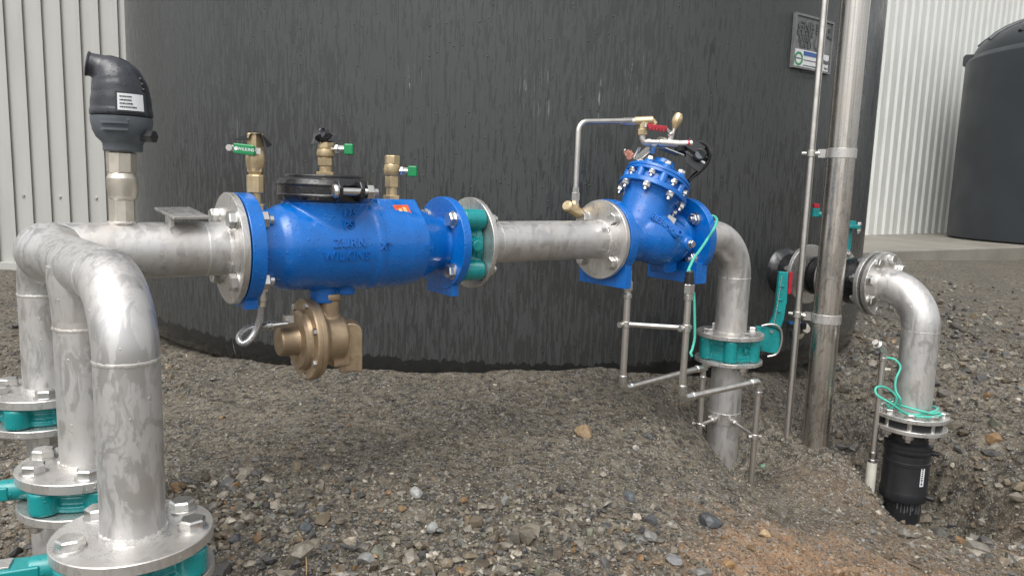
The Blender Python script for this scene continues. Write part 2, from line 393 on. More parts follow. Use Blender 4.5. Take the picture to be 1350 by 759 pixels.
me.loops.add(q.size); me.loops.foreach_set('vertex_index', q.ravel()); me.polygons.add(len(q)); me.polygons.foreach_set('loop_start', np.arange(0, q.size, 4, dtype=np.int32)); me.update(); me.validate(); me.shade_smooth()
k = NT('wet_soil'); P = k.obj(); n1 = k.noise(P, 2.2, 5, .6); n2 = k.noise(P, 38, 4, .6); n3 = k.noise(P, 170, 3, .6)
col = k.mix(k.map(n1, .35, .68), (.162, .136, .098), (.094, .079, .058)); col = k.mix(k.map(n2, .42, .62), col, (.042, .036, .027))
# rust coloured clay in the near right corner
vd = k.n('ShaderNodeVectorMath', operation='DISTANCE'); k.l(P, vd.inputs[0]); vd.inputs[1].default_value = (.80, 1.40, -.18); dd = k.math('ADD', vd.outputs['Value'], k.math('MULTIPLY', k.math('SUBTRACT', k.noise(P, 9, 6, .7), .5), .9))
CL = k.map(dd, .56, .28); col = k.mix(k.math('MULTIPLY', CL, .75), col, (.29, .175, .095))
vd = k.n('ShaderNodeVectorMath', operation='DISTANCE'); k.l(P, vd.inputs[0]); vd.inputs[1].default_value = (1.25, 2.0, -.3); dd = k.math('ADD', vd.outputs['Value'], k.math('MULTIPLY', k.math('SUBTRACT', k.noise(P, 5, 4, .6), .5), .7))
col = k.mix(k.math('MULTIPLY', k.map(dd, .6, .2), .5), col, (.17, .115, .07))
v = k.vor(P, 230); sp = k.n('ShaderNodeSeparateColor'); k.l(v.outputs['Color'], sp.inputs[0]); col = k.mix(k.map(sp.outputs[0], .84, .9, 0, .75), col, (.27, .26, .235)); col = k.mix(k.map(sp.outputs[1], .8, .86, 0, .7), col, (.035, .036, .04))
v2 = k.vor(P, 95); sp2 = k.n('ShaderNodeSeparateColor'); k.l(v2.outputs['Color'], sp2.inputs[0]); col = k.mix(k.map(sp2.outputs[0], .86, .9, 0, .5), col, (.20, .19, .17))
k.set('Base Color', col); k.set('Roughness', k.map(n2, .3, .7, .5, .8)); k.set('Specular IOR Level', .4)
b = k.bump(n2, .6, .006); b = k.bump(n3, .6, .0025, b); b = k.bump(k.math('MINIMUM', v.outputs['Distance'], .6), .8, .002, b); k.bump(k.math('MINIMUM', v2.outputs['Distance'], .5), .5, .004, b)
me.materials.append(k.m); GROUND = bpy.data.objects.new('ground', me); COL.objects.link(GROUND); struct(GROUND)
# ---------------------------------------------------------------- gravel (one stuff mesh per grade, real little stones)
def ico():
    p = (1+5**.5)/2; v = np.array([(-1, p, 0), (1, p, 0), (-1, -p, 0), (1, -p, 0), (0, -1, p), (0, 1, p), (0, -1, -p), (0, 1, -p), (p, 0, -1), (p, 0, 1), (-p, 0, -1), (-p, 0, 1)], float); v /= np.linalg.norm(v[0])
    f = [(0, 11, 5), (0, 5, 1), (0, 1, 7), (0, 7, 10), (0, 10, 11), (1, 5, 9), (5, 11, 4), (11, 10, 2), (10, 7, 6), (7, 1, 8), (3, 9, 4), (3, 4, 2), (3, 2, 6), (3, 6, 8), (3, 8, 9), (4, 9, 5), (2, 4, 11), (6, 2, 10), (8, 6, 7), (9, 8, 1)]; return v, np.array(f)
OV = np.array([(1, 0, 0), (-1, 0, 0), (0, 1, 0), (0, -1, 0), (0, 0, 1), (0, 0, -1)], float); OF = np.array([(0, 2, 4), (2, 1, 4), (1, 3, 4), (3, 0, 4), (2, 0, 5), (1, 2, 5), (3, 1, 5), (0, 3, 5)])
def rots(n):
    q = RNG.normal(size=(n, 4)); q /= np.linalg.norm(q, axis=1)[:, None]; a, b, c, d = q.T
    return np.stack([np.stack([1-2*(c*c+d*d), 2*(b*c-a*d), 2*(b*d+a*c)], 1), np.stack([2*(b*c+a*d), 1-2*(b*b+d*d), 2*(c*d-a*b)], 1), np.stack([2*(b*d-a*c), 2*(c*d+a*b), 1-2*(b*b+c*c)], 1)], 1)
def stones(name, pos, size, tint, big, mat):
    bv, bf = ico() if big else (OV, OF); n = len(pos); nb = len(bv)
    j = bv[None]*(1+RNG.uniform(-.34, .34, (n, nb, 1)))+RNG.uniform(-.12, .12, (n, nb, 3)); asp = np.stack([RNG.uniform(.75, 1.25, n), RNG.uniform(.6, 1.0, n), RNG.uniform(.38, .75, n)], 1)
    R = rots(n); yaw = RNG.uniform(0, 2*PI, n); flat = RNG.uniform(0, 1, n) < .6
    Rz = np.zeros((n, 3, 3)); Rz[:, 0, 0] = np.cos(yaw); Rz[:, 0, 1] = -np.sin(yaw); Rz[:, 1, 0] = np.sin(yaw); Rz[:, 1, 1] = np.cos(yaw); Rz[:, 2, 2] = 1
    tl = RNG.normal(0, .22, n); Rx = np.zeros((n, 3, 3)); Rx[:, 0, 0] = 1; Rx[:, 1, 1] = np.cos(tl); Rx[:, 1, 2] = -np.sin(tl); Rx[:, 2, 1] = np.sin(tl); Rx[:, 2, 2] = np.cos(tl)
    R = np.where(flat[:, None, None], Rz @ Rx, R)
    vv = np.einsum('nij,nkj->nki', R, j*asp[:, None]*size[:, None, None])+pos[:, None]
    ff = (bf[None]+(np.arange(n)*nb)[:, None, None]).reshape(-1, 3).astype(np.int32); me = bpy.data.meshes.new(name); me.vertices.add(n*nb); me.vertices.foreach_set('co', vv.astype(np.float32).ravel())
    me.loops.add(ff.size); me.loops.foreach_set('vertex_index', ff.ravel()); me.polygons.add(len(ff)); me.polygons.foreach_set('loop_start', np.arange(0, ff.size, 3, dtype=np.int32)); me.update()
    ca = me.color_attributes.new('tint', 'FLOAT_COLOR', 'POINT'); ca.data.foreach_set('color', np.repeat(np.c_[tint, np.ones(n)], nb, axis=0).astype(np.float32).ravel())
    me.materials.append(mat); me.shade_flat(); o = bpy.data.objects.new(name, me); COL.objects.link(o); return o
k = NT('stone'); at = k.n('ShaderNodeAttribute', attribute_name='tint'); nn = k.noise(k.obj(), 90, 4, .6); cc = k.mix(k.map(nn, .35, .7, 0, .55), at.outputs['Color'], (.07, .065, .06)); k.set('Base Color', cc)
k.set('Roughness', k.map(nn, .3, .7, .24, .52)); k.bump(nn, .35, .002); MT['stone'] = k.m
PAL = np.array([(.19, .175, .15), (.13, .125, .115), (.080, .083, .09), (.25, .235, .21), (.16, .135, .10), (.32, .30, .27), (.050, .052, .058), (.21, .135, .07), (.13, .14, .115), (.46, .45, .42), (.105, .085, .063), (.17, .18, .185)])
PW = np.array([.17, .15, .12, .10, .14, .05, .07, .03, .04, .018, .10, .05]); PW /= PW.sum()
def tints(n): return PAL[RNG.choice(len(PAL), n, p=PW)]*RNG.uniform(.7, 1.3, (n, 1))*np.array([1.05, .99, .88])
def clay(x, y): return 1-sst(np.hypot(x-.80, y-1.40)+.6*fbm(x*6, y*6, 3, 21), .28, .52)
def scatter(n, rmin, rmax, dens):
    r = rmin*(rmax/rmin)**RNG.uniform(0, 1, n); a = RNG.uniform(-.70, .72, n); x = r*np.sin(a); y = r*np.cos(a)
    keep = (RNG.uniform(0, 1, n) < dens(x, y)) & (np.hypot(x-TC.x, y-TC.y) > TR+.01); return x[keep], y[keep]
def rocky(x, y):   # where the coarse gravel lies: the near foot of the mound, the pit and the right slope
    m = sst(1.95-y+.55*fbm(x*1.6, y*1.6, 3, 33), .12, .42); m = np.maximum(m, 1.0*sst(x+.4*fbm(x*2, y*2, 3, 35), .95, 1.35)); m = np.maximum(m, .8*sst(-x, 1.05, 1.3)); return m*(1-.75*clay(x, y))
def lay(name, n, rmin, rmax, dens, smin, smax, sink, big, pw=2.2):
    x, y = scatter(n, rmin, rmax, dens); s = smin+(smax-smin)*RNG.uniform(0, 1, len(x))**pw; z = ground_z(x, y)+s*(.5-sink)
    t = tints(len(x)); c = clay(x, y)[:, None]*(RNG.uniform(0, 1, (len(x), 1)) < .75); t = t*(1-c)+np.array([.25, .15, .08])*RNG.uniform(.6, 1.4, (len(x), 1))*c
    return struct(stones(name, np.c_[x, y, z], s, t, big, MT['stone']), 'stuff')
lay('grit', 120000, .95, 5.5, lambda x, y: np.full_like(x, 1.), .0012, .0036, .35, False, 2.5)
lay('fine_gravel', 42000, .9, 8, lambda x, y: .22+.75*rocky(x, y), .003, .0085, .35, True)
lay('gravel', 25000, .85, 6, lambda x, y: .012+.8*rocky(x, y)*sst(fbm(x*3.5, y*3.5, 3, 41), -.25, .3), .0075, .0165, .3, True)
lay('stone_scatter', 4000, .85, 6, lambda x, y: .0+.65*rocky(x, y)*sst(fbm(x*2.5, y*2.5, 3, 51), -.1, .3), .013, .028, .3, True, 2.8)
lay('bank_stones', 5200, 2.2, 8, lambda x, y: sst(x, 1.15, 1.5), .010, .034, .3, True, 2.2)
# individual rocks that stand out
def rock(px, py, wpx, col, label, asp=(1, .8, .7), ybias=0, seed=1, name='rock'):
    rng = np.random.default_rng(seed); Yd = 1.8
    for _ in range(12): p = V(px, py, Yd); zg = gz(p.x, p.y); Yd = Yd*(CAMZ-zg)/(CAMZ-p.z)
    p = V(px, py, Yd); s = wpx/2*Yd/FP; bm_v, bm_f = ico()
    # one subdivision with flattened facets
    vs = [Vector(v) for v in bm_v]; fs = []; mid = {}
    def m(a, b):
        q = (min(a, b), max(a, b))
        if q not in mid: vs.append(((vs[a]+vs[b])/2).normalized()); mid[q] = len(vs)-1
        return mid[q]
    for a, b, c in bm_f.tolist(): ab, bc, ca = m(a, b), m(b, c), m(c, a); fs += [(a, ab, ca), (ab, b, bc), (ca, bc, c), (ab, bc, ca)]
    pl = [(Vector(rng.normal(size=3)).normalized(), rng.uniform(.55, .85)) for _ in range(11)]
    out = []
    for v in vs:
        v = v.copy()
        for nrm, d in pl:
            e = v.dot(nrm)
            if e > d: v -= nrm*(e-d)
        out.append(v)
    yaw = rng.uniform(0, 3); R = Matrix.Rotation(yaw, 3, 'Z') @ Matrix.Rotation(rng.normal(0, .2), 3, 'X')
    mb = MB(); mb.add([R @ Vector((v.x*asp[0], v.y*asp[1], v.z*asp[2]))*(s*1.15)+Vector((p.x, p.y, zg+s*asp[2]*.45)) for v in out], fs)
    mt = NT('rock_face'); n = mt.noise(mt.obj(), 60, 4, .65); mt.set('Base Color', mt.mix(mt.map(n, .3, .7), col, tuple(c*.6 for c in col))); mt.set('Roughness', .42); mt.bump(n, .5, .003)
    o = mb.build(name, mt.m, smooth=0); return tag(o, label, 'rock', 'loose rocks on the slope')
ROCKS = [(770, 573, 26, (.34, .24, .14), 'tan rock alone on the fine soil, left of the sloping pipe foot'), (935, 692, 38, (.075, .08, .085), 'large dark angular rock, the biggest, at the edge of the rusty clay'), (549, 652, 22, (.34, .34, .33), 'pale grey rock topping the stone cluster below the bronze valve'),
 (571, 698, 20, (.36, .36, .34), 'light grey veined rock below the pale cluster of stones'), (529, 673, 18, (.26, .17, .09), 'small brown rock beside the pale cluster of stones'), (857, 710, 26, (.20, .19, .18), 'flat pale grey rock left of the big dark rock'), (888, 742, 24, (.21, .21, .21), 'pointed grey rock at the lower edge below the big dark rock'),
 (858, 688, 22, (.09, .09, .095), 'rounded dark grey rock left of the big dark rock'), (830, 657, 20, (.12, .135, .15), 'blue grey upright rock on the slope above the flat pale rock'), (1008, 706, 18, (.42, .30, .17), 'pale yellow rock lying on the rusty clay'), (403, 700, 22, (.10, .115, .125), 'smooth blue grey flat rock near the dry stalk'),
 (310, 712, 18, (.05, .052, .06), 'nearly black rock near the foot flange of the front pipe'), (857, 578, 13, (.12, .13, .14), 'dark rounded rock with a pale edge on the slope between the thin tubes'), (838, 592, 12, (.40, .38, .34), 'small pale round rock on the slope between the thin tubes'), (484, 740, 24, (.24, .24, .23), 'broad light grey rock at the bottom edge below the pale cluster'),
 (300, 634, 16, (.30, .28, .24), 'light rock at the top of the stone heap beside the front pipe'), (1005, 616, 11, (.22, .34, .26), 'small green tinted rock right of the thin tube end'), (960, 745, 18, (.36, .22, .10), 'orange rock in the clay at the bottom edge'), (1115, 590, 20, (.14, .13, .12), 'grey rock in the pit behind the tall round post'), (1190, 706, 22, (.17, .155, .13), 'grey rock on the lip of the pit in front of the black coupling')]
for i, (px, py, wpx, c, lb) in enumerate(ROCKS): rock(px, py, wpx, c, lb, seed=31+i)
def twig(pts, r, label, col=(.38, .27, .14), name='dry_stalk'):
    P3 = []
    for px, py in pts:
        Yd = 1.6
        for _ in range(12): p = V(px, py, Yd); zg = gz(p.x, p.y); Yd = Yd*(CAMZ-zg)/(CAMZ-p.z)
        p = V(px, py, Yd); P3.append(Vector((p.x, p.y, zg+.006)))
    m = MB(); s = spline(P3, 6); m.tube(s, [r*(1-.6*i/len(s)) for i in range(len(s))], 6)
    return tag(m.build(name, plain('stalk', col, .6)), label, 'stalk')
twig([(390, 699), (397, 712), (402, 728), (404, 745), (404, 762)], .0022, 'dry straw coloured stalk lying on the gravel near the bottom edge')
twig([(299, 672), (307, 668), (318, 669), (327, 666)], .002, 'short bent pale stalk on the gravel heap beside the front pipe')
twig([(1253, 428), (1265, 436), (1278, 441), (1290, 449)], .010, 'dark crooked stick lying on the right slope behind the bent pipe', (.06, .045, .035), 'stick')
twig([(222, 748), (216, 738), (214, 750), (219, 765)], .0012, 'thin dark curled root on the gravel beside the front pipe foot', (.12, .08, .05), 'root')
twig([(1178, 735), (1200, 745), (1225, 757)], .003, 'thin brown stick on the slope in the lower right corner', (.2, .13, .08), 'stick')
# ================================================================ BIG TANK
def tank_mat(name, base, wet, x=1.0):
    k = NT(name); sp = k.n('ShaderNodeSeparateXYZ'); k.l(k.tc.outputs['Object'], sp.inputs[0])
    th = k.math('MULTIPLY', k.math('ARCTAN2', sp.outputs[0], k.math('MULTIPLY', sp.outputs[1], -1)), 2.07)
    cb = k.n('ShaderNodeCombineXYZ'); k.l(th, cb.inputs[0]); k.l(sp.outputs[2], cb.inputs[1]); U = cb.outputs[0]
    def mp(sc, loc=(0, 0, 0)):
        m = k.n('ShaderNodeMapping'); m.inputs['Scale'].default_value = sc; m.inputs['Location'].default_value = loc; k.l(U, m.inputs[0]); return m.outputs[0]
    wob = k.noise(mp((3, 2, 1)), 1, 3); lowz = k.map(sp.outputs[2], 1.45, .25)
    s1 = k.noise(mp((84, 9, 1)), 1, 3, .62, .3); s2 = k.noise(mp((170, 15, 1), (3, 1, 0)), 1, 2, .6, .4); s3 = k.noise(mp((34, .9, 1), (8, 2, 0)), 1, 3, .55, .25)
    big = k.noise(mp((1.3, .7, 1), (1, 5, 0)), 1, 3)
    thr = k.math('ADD', k.math('MULTIPLY', k.math('SUBTRACT', big, .5), .35), k.math('MULTIPLY', lowz, -.055)); s1b = k.math('SUBTRACT', s1, thr); s2b = k.math('SUBTRACT', s2, thr)
    m1 = k.map(s1b, .535, .575); m2 = k.map(s2b, .56, .61)
    line = k.math('ABSOLUTE', k.math('SUBTRACT', s3, .5)); m3 = k.math('MULTIPLY', k.map(line, .014, .003), k.map(k.noise(mp((9, 1.4, 1), (4, 4, 0)), 1, 2), .42, .5))
    edge = k.math('ADD', .125, k.math('MULTIPLY', k.math('SUBTRACT', k.noise(mp((40, 3, 1)), 1, 3), .5), .07)); foot = k.math('LESS_THAN', sp.outputs[2], edge)
    wetm = k.math('MAXIMUM', k.math('MAXIMUM', k.math('MULTIPLY', m1, .85), k.math('MULTIPLY', m2, .4)), k.math('MAXIMUM', m3, foot))
    film = k.mix(k.map(big, .3, .7), base, tuple(c*.84 for c in base)); film = k.mix(k.map(k.noise(mp((210, 60, 1)), 1, 2), .3, .7, 0, .35), film, tuple(c*.7 for c in base))
    col = k.mix(wetm, film, wet); col = k.mix(foot, col, tuple(c*.5 for c in wet))
    # thin pale lines: scratches and highlights on drips, painted into the colour
    r = k.noise(mp((46, .75, 1), (11, 9, 0)), 1, 2, .5, .35); rl = k.math('ABSOLUTE', k.math('SUBTRACT', r, .5)); rg = k.math('MULTIPLY', k.map(k.noise(mp((3.1, 2.4, 1), (6, 7, 0)), 1, 2), .6, .68), k.map(k.noise(mp((40, 26, 1), (2, 3, 0)), 1, 2), .42, .55))
    runs = k.math('MULTIPLY', k.map(rl, .0065, .001), rg); col = k.mix(k.math('MULTIPLY', runs, .6), col, (.42, .44, .43)); k.set('Base Color', col)
    k.set('Roughness', k.mix(wetm, (.38,)*3, (.17,)*3)); k.set('Specular IOR Level', .45)
    b = k.bump(wetm, .35, .0015); b = k.bump(k.noise(mp((6, 5, 1)), 1, 2), .25, .006, b)
    v = k.vor(mp((70, 70, 1)), 1); q = k.n('ShaderNodeSeparateColor'); k.l(v.outputs['Color'], q.inputs[0]); on = k.map(q.outputs[0], .93, .94); h = k.math('POWER', k.math('MAXIMUM', k.math('SUBTRACT', .24, v.outputs['Distance']), 0), .5); k.bump(k.math('MULTIPLY', h, on), 1, .006, b); return k.m
MT['tank'] = tank_mat('wet_grey_tank', (.060, .064, .064), (.034, .0355, .0355))
TB = -.06; T = thing('water_tank', (TC.x, TC.y, TB), 'huge dark grey round water tank streaked with rain, behind the blue valves', 'water tank')
def tprof(R, H, dome):
    p = [(0, R-.10), (.012, R-.055), (.04, R-.02), (.085, R-.004), (.13, R)]+[(.13+(H-.13)*i/20, R) for i in range(1, 21)]
    for i in range(1, 13): a = i/12; p.append((H+dome*math.sin(a*PI/2*.98), R*math.cos(a*PI/2*.98)*(1 if a > .1 else 1)))
    return p
m = MB(); m.lathe((TC.x, TC.y, TB), (0, 0, 1), tprof(TR, 2.75, .55), 288); TS = m.build('tank_shell', MT['tank'], T, smooth=60)
m = MB()
for zz in (2.4, 2.62): m.lathe((TC.x, TC.y, TB), (0, 0, 1), [(zz-.03, TR-.004), (zz-.015, TR+.012), (zz+.015, TR+.012), (zz+.03, TR-.004)], 200, caps=False)
m.build('tank_rib', MT['tank'], T)
def tpt(px, py, off=0):
    d = ray(px, py); o = Vector((0, 0, CAMZ)); a = d.x**2+d.y**2; b = -2*(d.x*TC.x+d.y*TC.y); c = TC.x**2+TC.y**2-(TR+off)**2; t = (-b-math.sqrt(b*b-4*a*c))/(2*a); return o+d*t
def tsurf(u, z, off): return Vector((TC.x+(TR+off)*math.sin(u), TC.y-(TR+off)*math.cos(u), z))
pa = tpt(1043, 55); pb = tpt(1094, 55); ua = math.atan2(pa.x-TC.x, TC.y-pa.y); ub = math.atan2(pb.x-TC.x, TC.y-pb.y); zt = tpt(1046, 17).z; zb = tpt(1040, 89).z; uc = (ua+ub)/2; PW_ = (ub-ua)*TR;  PH_ = zt-zb; zc = (zt+zb)/2
def tmap(mb, vs, fs, off): mb.add([tsurf(uc+v[0]/TR, zc+v[1], off+v[2]) for v in vs], fs)
def tslab(mb, x0, x1, y0, y1, off, th, n=12):
    vs = []; fs = []
    for i in range(n+1):
        x = x0+(x1-x0)*i/n; vs += [(x, y0, 0), (x, y1, 0), (x, y0, th), (x, y1, th)]
    for i in range(n): a = 4*i; b = a+4; fs += [(a+2, b+2, b+3, a+3), (a, a+2, a+3, a+1) if i == 0 else (a+1, a+3, b+3, b+1), (a, b, b+2, a+2), (a+1, a+3, b+3, b+1)]
    fs.append((4*n, 4*n+1, 4*n+3, 4*n+2)); fs = [f for j, f in enumerate(fs) if f not in fs[:j]]; tmap(mb, vs, fs, off)
MT['plate'] = plain('grey_moulded_plate', (.20, .205, .205), .42, 0, 40, .2, .3)
MT['plate2'] = plain('moulded_relief', (.10, .104, .106), .35, 0, 40, .2, .3)
m = MB(); hw = PW_/2; hh = PH_/2; tslab(m, -hw, hw, -hh, hh, .001, .007); PL = m.build('maker_plate', MT['plate'], T)
m = MB(); e = .008
for (x0, x1, y0, y1) in ((-hw, hw, hh-e, hh), (-hw, hw, -hh, -hh+e), (-hw, -hw+e, -hh+e, hh-e), (hw-e, hw, -hh+e, hh-e)): tslab(m, x0, x1, y0, y1, .008, .006)
m.build('plate_border', MT['plate'], PL)
m = MB()
def tdash(mb, x0, x1, y, h, off, th, seed):
    r = random.Random(seed); x = x0
    while x < x1: d = r.uniform(.35, .9)*h; tslab(mb, x, min(x+d, x1), y-h/2, y+h/2*r.uniform(.3, 1), off, th, 2); x += d+r.uniform(.25, .5)*h
def ttext(mb, s, x, y, size, off, th=.004, **kw): vs, fs = text_geo(s, size, th, **kw); tmap(mb, [(x+v.x, y+v.y, v.z+th/2) for v in vs], fs, off)
ttext(m, 'GNB', -.22*PW_, .28*PH_, .19*PW_, .008, bold=.0012); tdash(m, -.42*PW_, -.03*PW_, .165*PH_, .02, .008, .004, 5); ttext(m, '30000L', -.23*PW_, .045*PH_, .105*PW_, .008, bold=.0008); tdash(m, -.34*PW_, -.08*PW_, -.045*PH_, .022, .008, .004, 6)
tslab(m, -.41*PW_, -.10*PW_, .205*PH_, .217*PH_, .008, .004)
hexl = [(-.44*PW_, .33*PH_), (-.38*PW_, .21*PH_)]
for r_ in range(4):
    for c_ in range(3): tslab(m, (.03+.075*c_)*PW_, (.085+.075*c_)*PW_, (.20+.05*r_)*PH_, (.235+.05*r_)*PH_, .008, .004, 2)
for r_ in range(8): tslab(m, .36*PW_, .43*PW_, (.17+.025*r_)*PH_, (.182+.025*r_)*PH_, .008, .004, 2)
vs = [(.10*PW_+.028*math.cos(a)*(1 if math.sin(a) < 0 else .9*(1-math.sin(a)*.7)), .03*PH_+(.028 if math.sin(a) < 0 else .062)*math.sin(a), 0) for a in np.linspace(0, 2*PI, 24, endpoint=False)]
vi = [(.10*PW_+(x-.10*PW_)*.72, .03*PH_+(y-.03*PH_)*.72, 0) for x, y, _ in vs]
tmap(m, [(x, y, .004) for x, y, _ in vs]+[(x, y, .004) for x, y, _ in vi], [(i, (i+1) % 24, 24+(i+1) % 24, 24+i) for i in range(24)], .008)
ring = [(.36*PW_+r0*math.cos(a), -.03*PH_+r0*math.sin(a), .004) for r0 in (.06, .047) for a in np.linspace(0, 2*PI, 28, endpoint=False)]; tmap(m, ring, [(i, (i+1) % 28, 28+(i+1) % 28, 28+i) for i in range(28)], .008)
m.build('plate_lettering', MT['plate2'], PL)
m = MB(); y0, y1 = -.46*PH_, -.145*PH_; tslab(m, -.44*PW_, .44*PW_, y0, y1, .0085, .002); ST = m.build('sticker', MT['white'], PL)
m = MB(); tslab(m, -.24*PW_, .26*PW_, y1-.02, y1-.004, .0107, .0008)
m.build('sticker_band', MT['inkblue'], PL)
m = MB(); ring = [(-.35*PW_+r0*math.cos(a), y1-.035+r0*math.sin(a), 0) for r0 in (.026, .017) for a in np.linspace(0, 2*PI, 28, endpoint=False)]; tmap(m, ring, [(i, (i+1) % 28, 28+(i+1) % 28, 28+i) for i in range(28)], .0112); m.build('sticker_seal', MT['inkgreen'], PL)
m = MB()
for j in range(4): tdash(m, -.23*PW_, .24*PW_, y1-.036-.02*j, .004, .0108, .0006, 10+j)
m.build('sticker_print', MT['ink'], PL); m = MB(); tdash(m, -.42*PW_, -.28*PW_, y0+.03, .006, .0108, .0006, 20); m.build('seal_print', MT['ink'], PL); m = MB(); tdash(m, .32*PW_, .42*PW_, y0+.012, .011, .0108, .0006, 21); m.build('corner_print', MT['ink'], PL)
# ================================================================ BUILDINGS
def rib_profile(L, pitch, rise, top, ramp, swage=.0):
    out = []; x = 0
    while x < L:
        fl = pitch-top-2*ramp
        for (dx, h) in ((0, 0), (fl*.30, 0), (fl*.34, swage), (fl*.38, 0), (fl*.62, 0), (fl*.66, swage), (fl*.70, 0), (fl, 0), (fl+ramp, rise), (fl+ramp+top, rise), (fl+2*ramp, 0)):
            if x+dx <= L: out.append((x+dx, h))
        x += pitch
    return out
def cladding(mb, a, b, n, z0, z1, prof, flip=False):
    a = Vector(a); b = Vector(b); d = (b-a).normalized(); base = len(mb.v)
    for (x, h) in prof:
        p = a+d*x+n*h; mb.v += [Vector((p.x, p.y, z0)), Vector((p.x, p.y, z1))]
    for i in range(len(prof)-1): q = base+2*i; mb.f.append((q, q+2, q+3, q+1))
def wallmat(name, col, dirt):
    k = NT(name); n = k.noise(k.obj((1, 1, .25)), 6, 5, .6); k.set('Base Color', k.mix(k.map(n, .4, .75, 0, .7), col, dirt)); k.set('Roughness', .42); k.set('Specular IOR Level', .4); k.bump(k.noise(k.obj((1, 1, .6)), 5, 2), .15, .01); return k.m
MT['wl'] = wallmat('beige_cladding', (.44, .438, .415), (.385, .382, .36)); MT['wr'] = wallmat('white_cladding', (.66, .67, .64), (.55, .56, .53)); MT['roof'] = plain('roof_sheet', (.35, .36, .35), .5, 0, 3, .1, .1)
Hb = 4.2; zb = V(10, 350, 5.55).z
B = thing('shed', (-6, 5.55, zb), 'pale beige ribbed metal shed wall at the far left, behind the hooded air valve', 'shed')
m = MB(); off = .08; cladding(m, (-9-off, 5.55, 0), (-2.62, 5.55, 0), Vector((0, -1, 0)), zb+.02, zb+Hb, rib_profile(6.46, .1375, .020, .036, .012, .0))
cladding(m, (-2.62, 5.55, 0), (-2.62, 12, 0), Vector((1, 0, 0)), zb+.02, zb+Hb, rib_profile(6.45, .1375, .020, .036, .012, .0)); cladding(m, (-9, 12, 0), (-9, 5.55, 0), Vector((-1, 0, 0)), zb+.02, zb+Hb, rib_profile(6.45, .275, .026, .03, .022)); cladding(m, (-2.62, 12, 0), (-9, 12, 0), Vector((0, 1, 0)), zb+.02, zb+Hb, rib_profile(6.38, .275, .026, .03, .022)); m.build('wall_cladding', MT['wl'], B, smooth=20)
m = MB(); m.prism([(-9.2, 0), (-5.8, 1.1), (-2.4, 0), (-2.4, .05), (-5.8, 1.17), (-9.2, .05)], (0, 12.2, zb+Hb), Vector((1, 0, 0)), E3, Vector((0, -1, 0)), 6.85); m.build('roof', MT['roof'], B)
m = MB(); m.box((-5.8, 5.535, zb), (1, 0, 0), (0, 1, 0), E3, 3.22, .035, .03); m.build('base_flashing', MT['wl'], B, bevel=.004)
m = MB(); m.box((-5.8, 8.8, zb-.18), (1, 0, 0), (0, 1, 0), E3, 3.15, 3.2, .16); m.build('footing', plain('footing_concrete', (.12, .115, .10), .8), B)
for i in range(14):
    p = V(31+48*(i-4), 258+1.5*(i-4), 5.55); bolt(B, (p.x, 5.55, p.z), (0, -1, 0), 'small', 'screw', 1.6) if p.x < -2.7 else None
a = Vector((2.1, 9.2, 0)); dW = Vector((.80, .60, 0)); nW = Vector((.6, -.8, 0)); Lw = 20; zs = .02
B2 = thing('corrugated_shed', (a.x, a.y, zs), 'white corrugated metal shed wall at the right behind both tanks', 'shed')
pr = rib_profile(Lw, .25, .03, .06, .03, .0); m = MB(); cladding(m, a, a+dW*Lw, nW, zs, zs+7, pr); c = a-nW*8; cladding(m, a+dW*Lw, a+dW*Lw-nW*8, dW, zs, zs+7, rib_profile(8, .25, .03, .06, .03)); cladding(m, c, a, -dW, zs, zs+7, rib_profile(8, .25, .03, .06, .03)); cladding(m, c+dW*Lw, c, -nW, zs, zs+7, pr); m.build('wall_cladding', MT['wr'], B2, smooth=20)
m = MB(); m.prism([(-.2, 0), (8.2, 0), (8.2, .06), (4, 1.2), (-.2, .06)], Vector((a.x, a.y, zs+7))-dW*.2, -nW, E3, dW, Lw+.4); m.build('roof', MT['roof'], B2)
m = MB(); m.box(a+dW*Lw/2+nW*.02+Vector((0, 0, zs+.02)), dW, nW, E3, Lw/2, .06, .02); m.build('base_flashing', plain('dark_flashing', (.10, .10, .10), .5), B2)
# slab
k = NT('slab_concrete'); n = k.noise(k.obj(), 1.5, 5, .6); n2 = k.noise(k.obj(), 50, 3); c = k.mix(k.map(n, .35, .7), (.27, .25, .215), (.19, .18, .155)); k.set('Base Color', k.mix(k.map(n2, .3, .7, 0, .3), c, (.17, .16, .14))); k.set('Roughness', .6); k.bump(n2, .3, .003)
g = [V(1130, 334, 8.0), V(1192, 331, 8.6), V(1345, 324.5, 10.0)]; P0 = Vector((g[0].x-1.2, 7.3, 0)); P1 = Vector((g[2].x, g[2].y, 0)); ztop = .10
poly = [(P0.x, P0.y), (g[1].x, g[1].y), (P1.x, P1.y), (P1.x+3.2, P1.y+2.6), (P1.x+3.5, 17), (P0.x-1, 12)]; m = MB(); m.prism(poly, (0, 0, ztop-.35), Vector((1, 0, 0)), Vector((0, 1, 0)), E3, .35); struct(m.build('concrete_slab', k.m, smooth=20, bevel=.02))
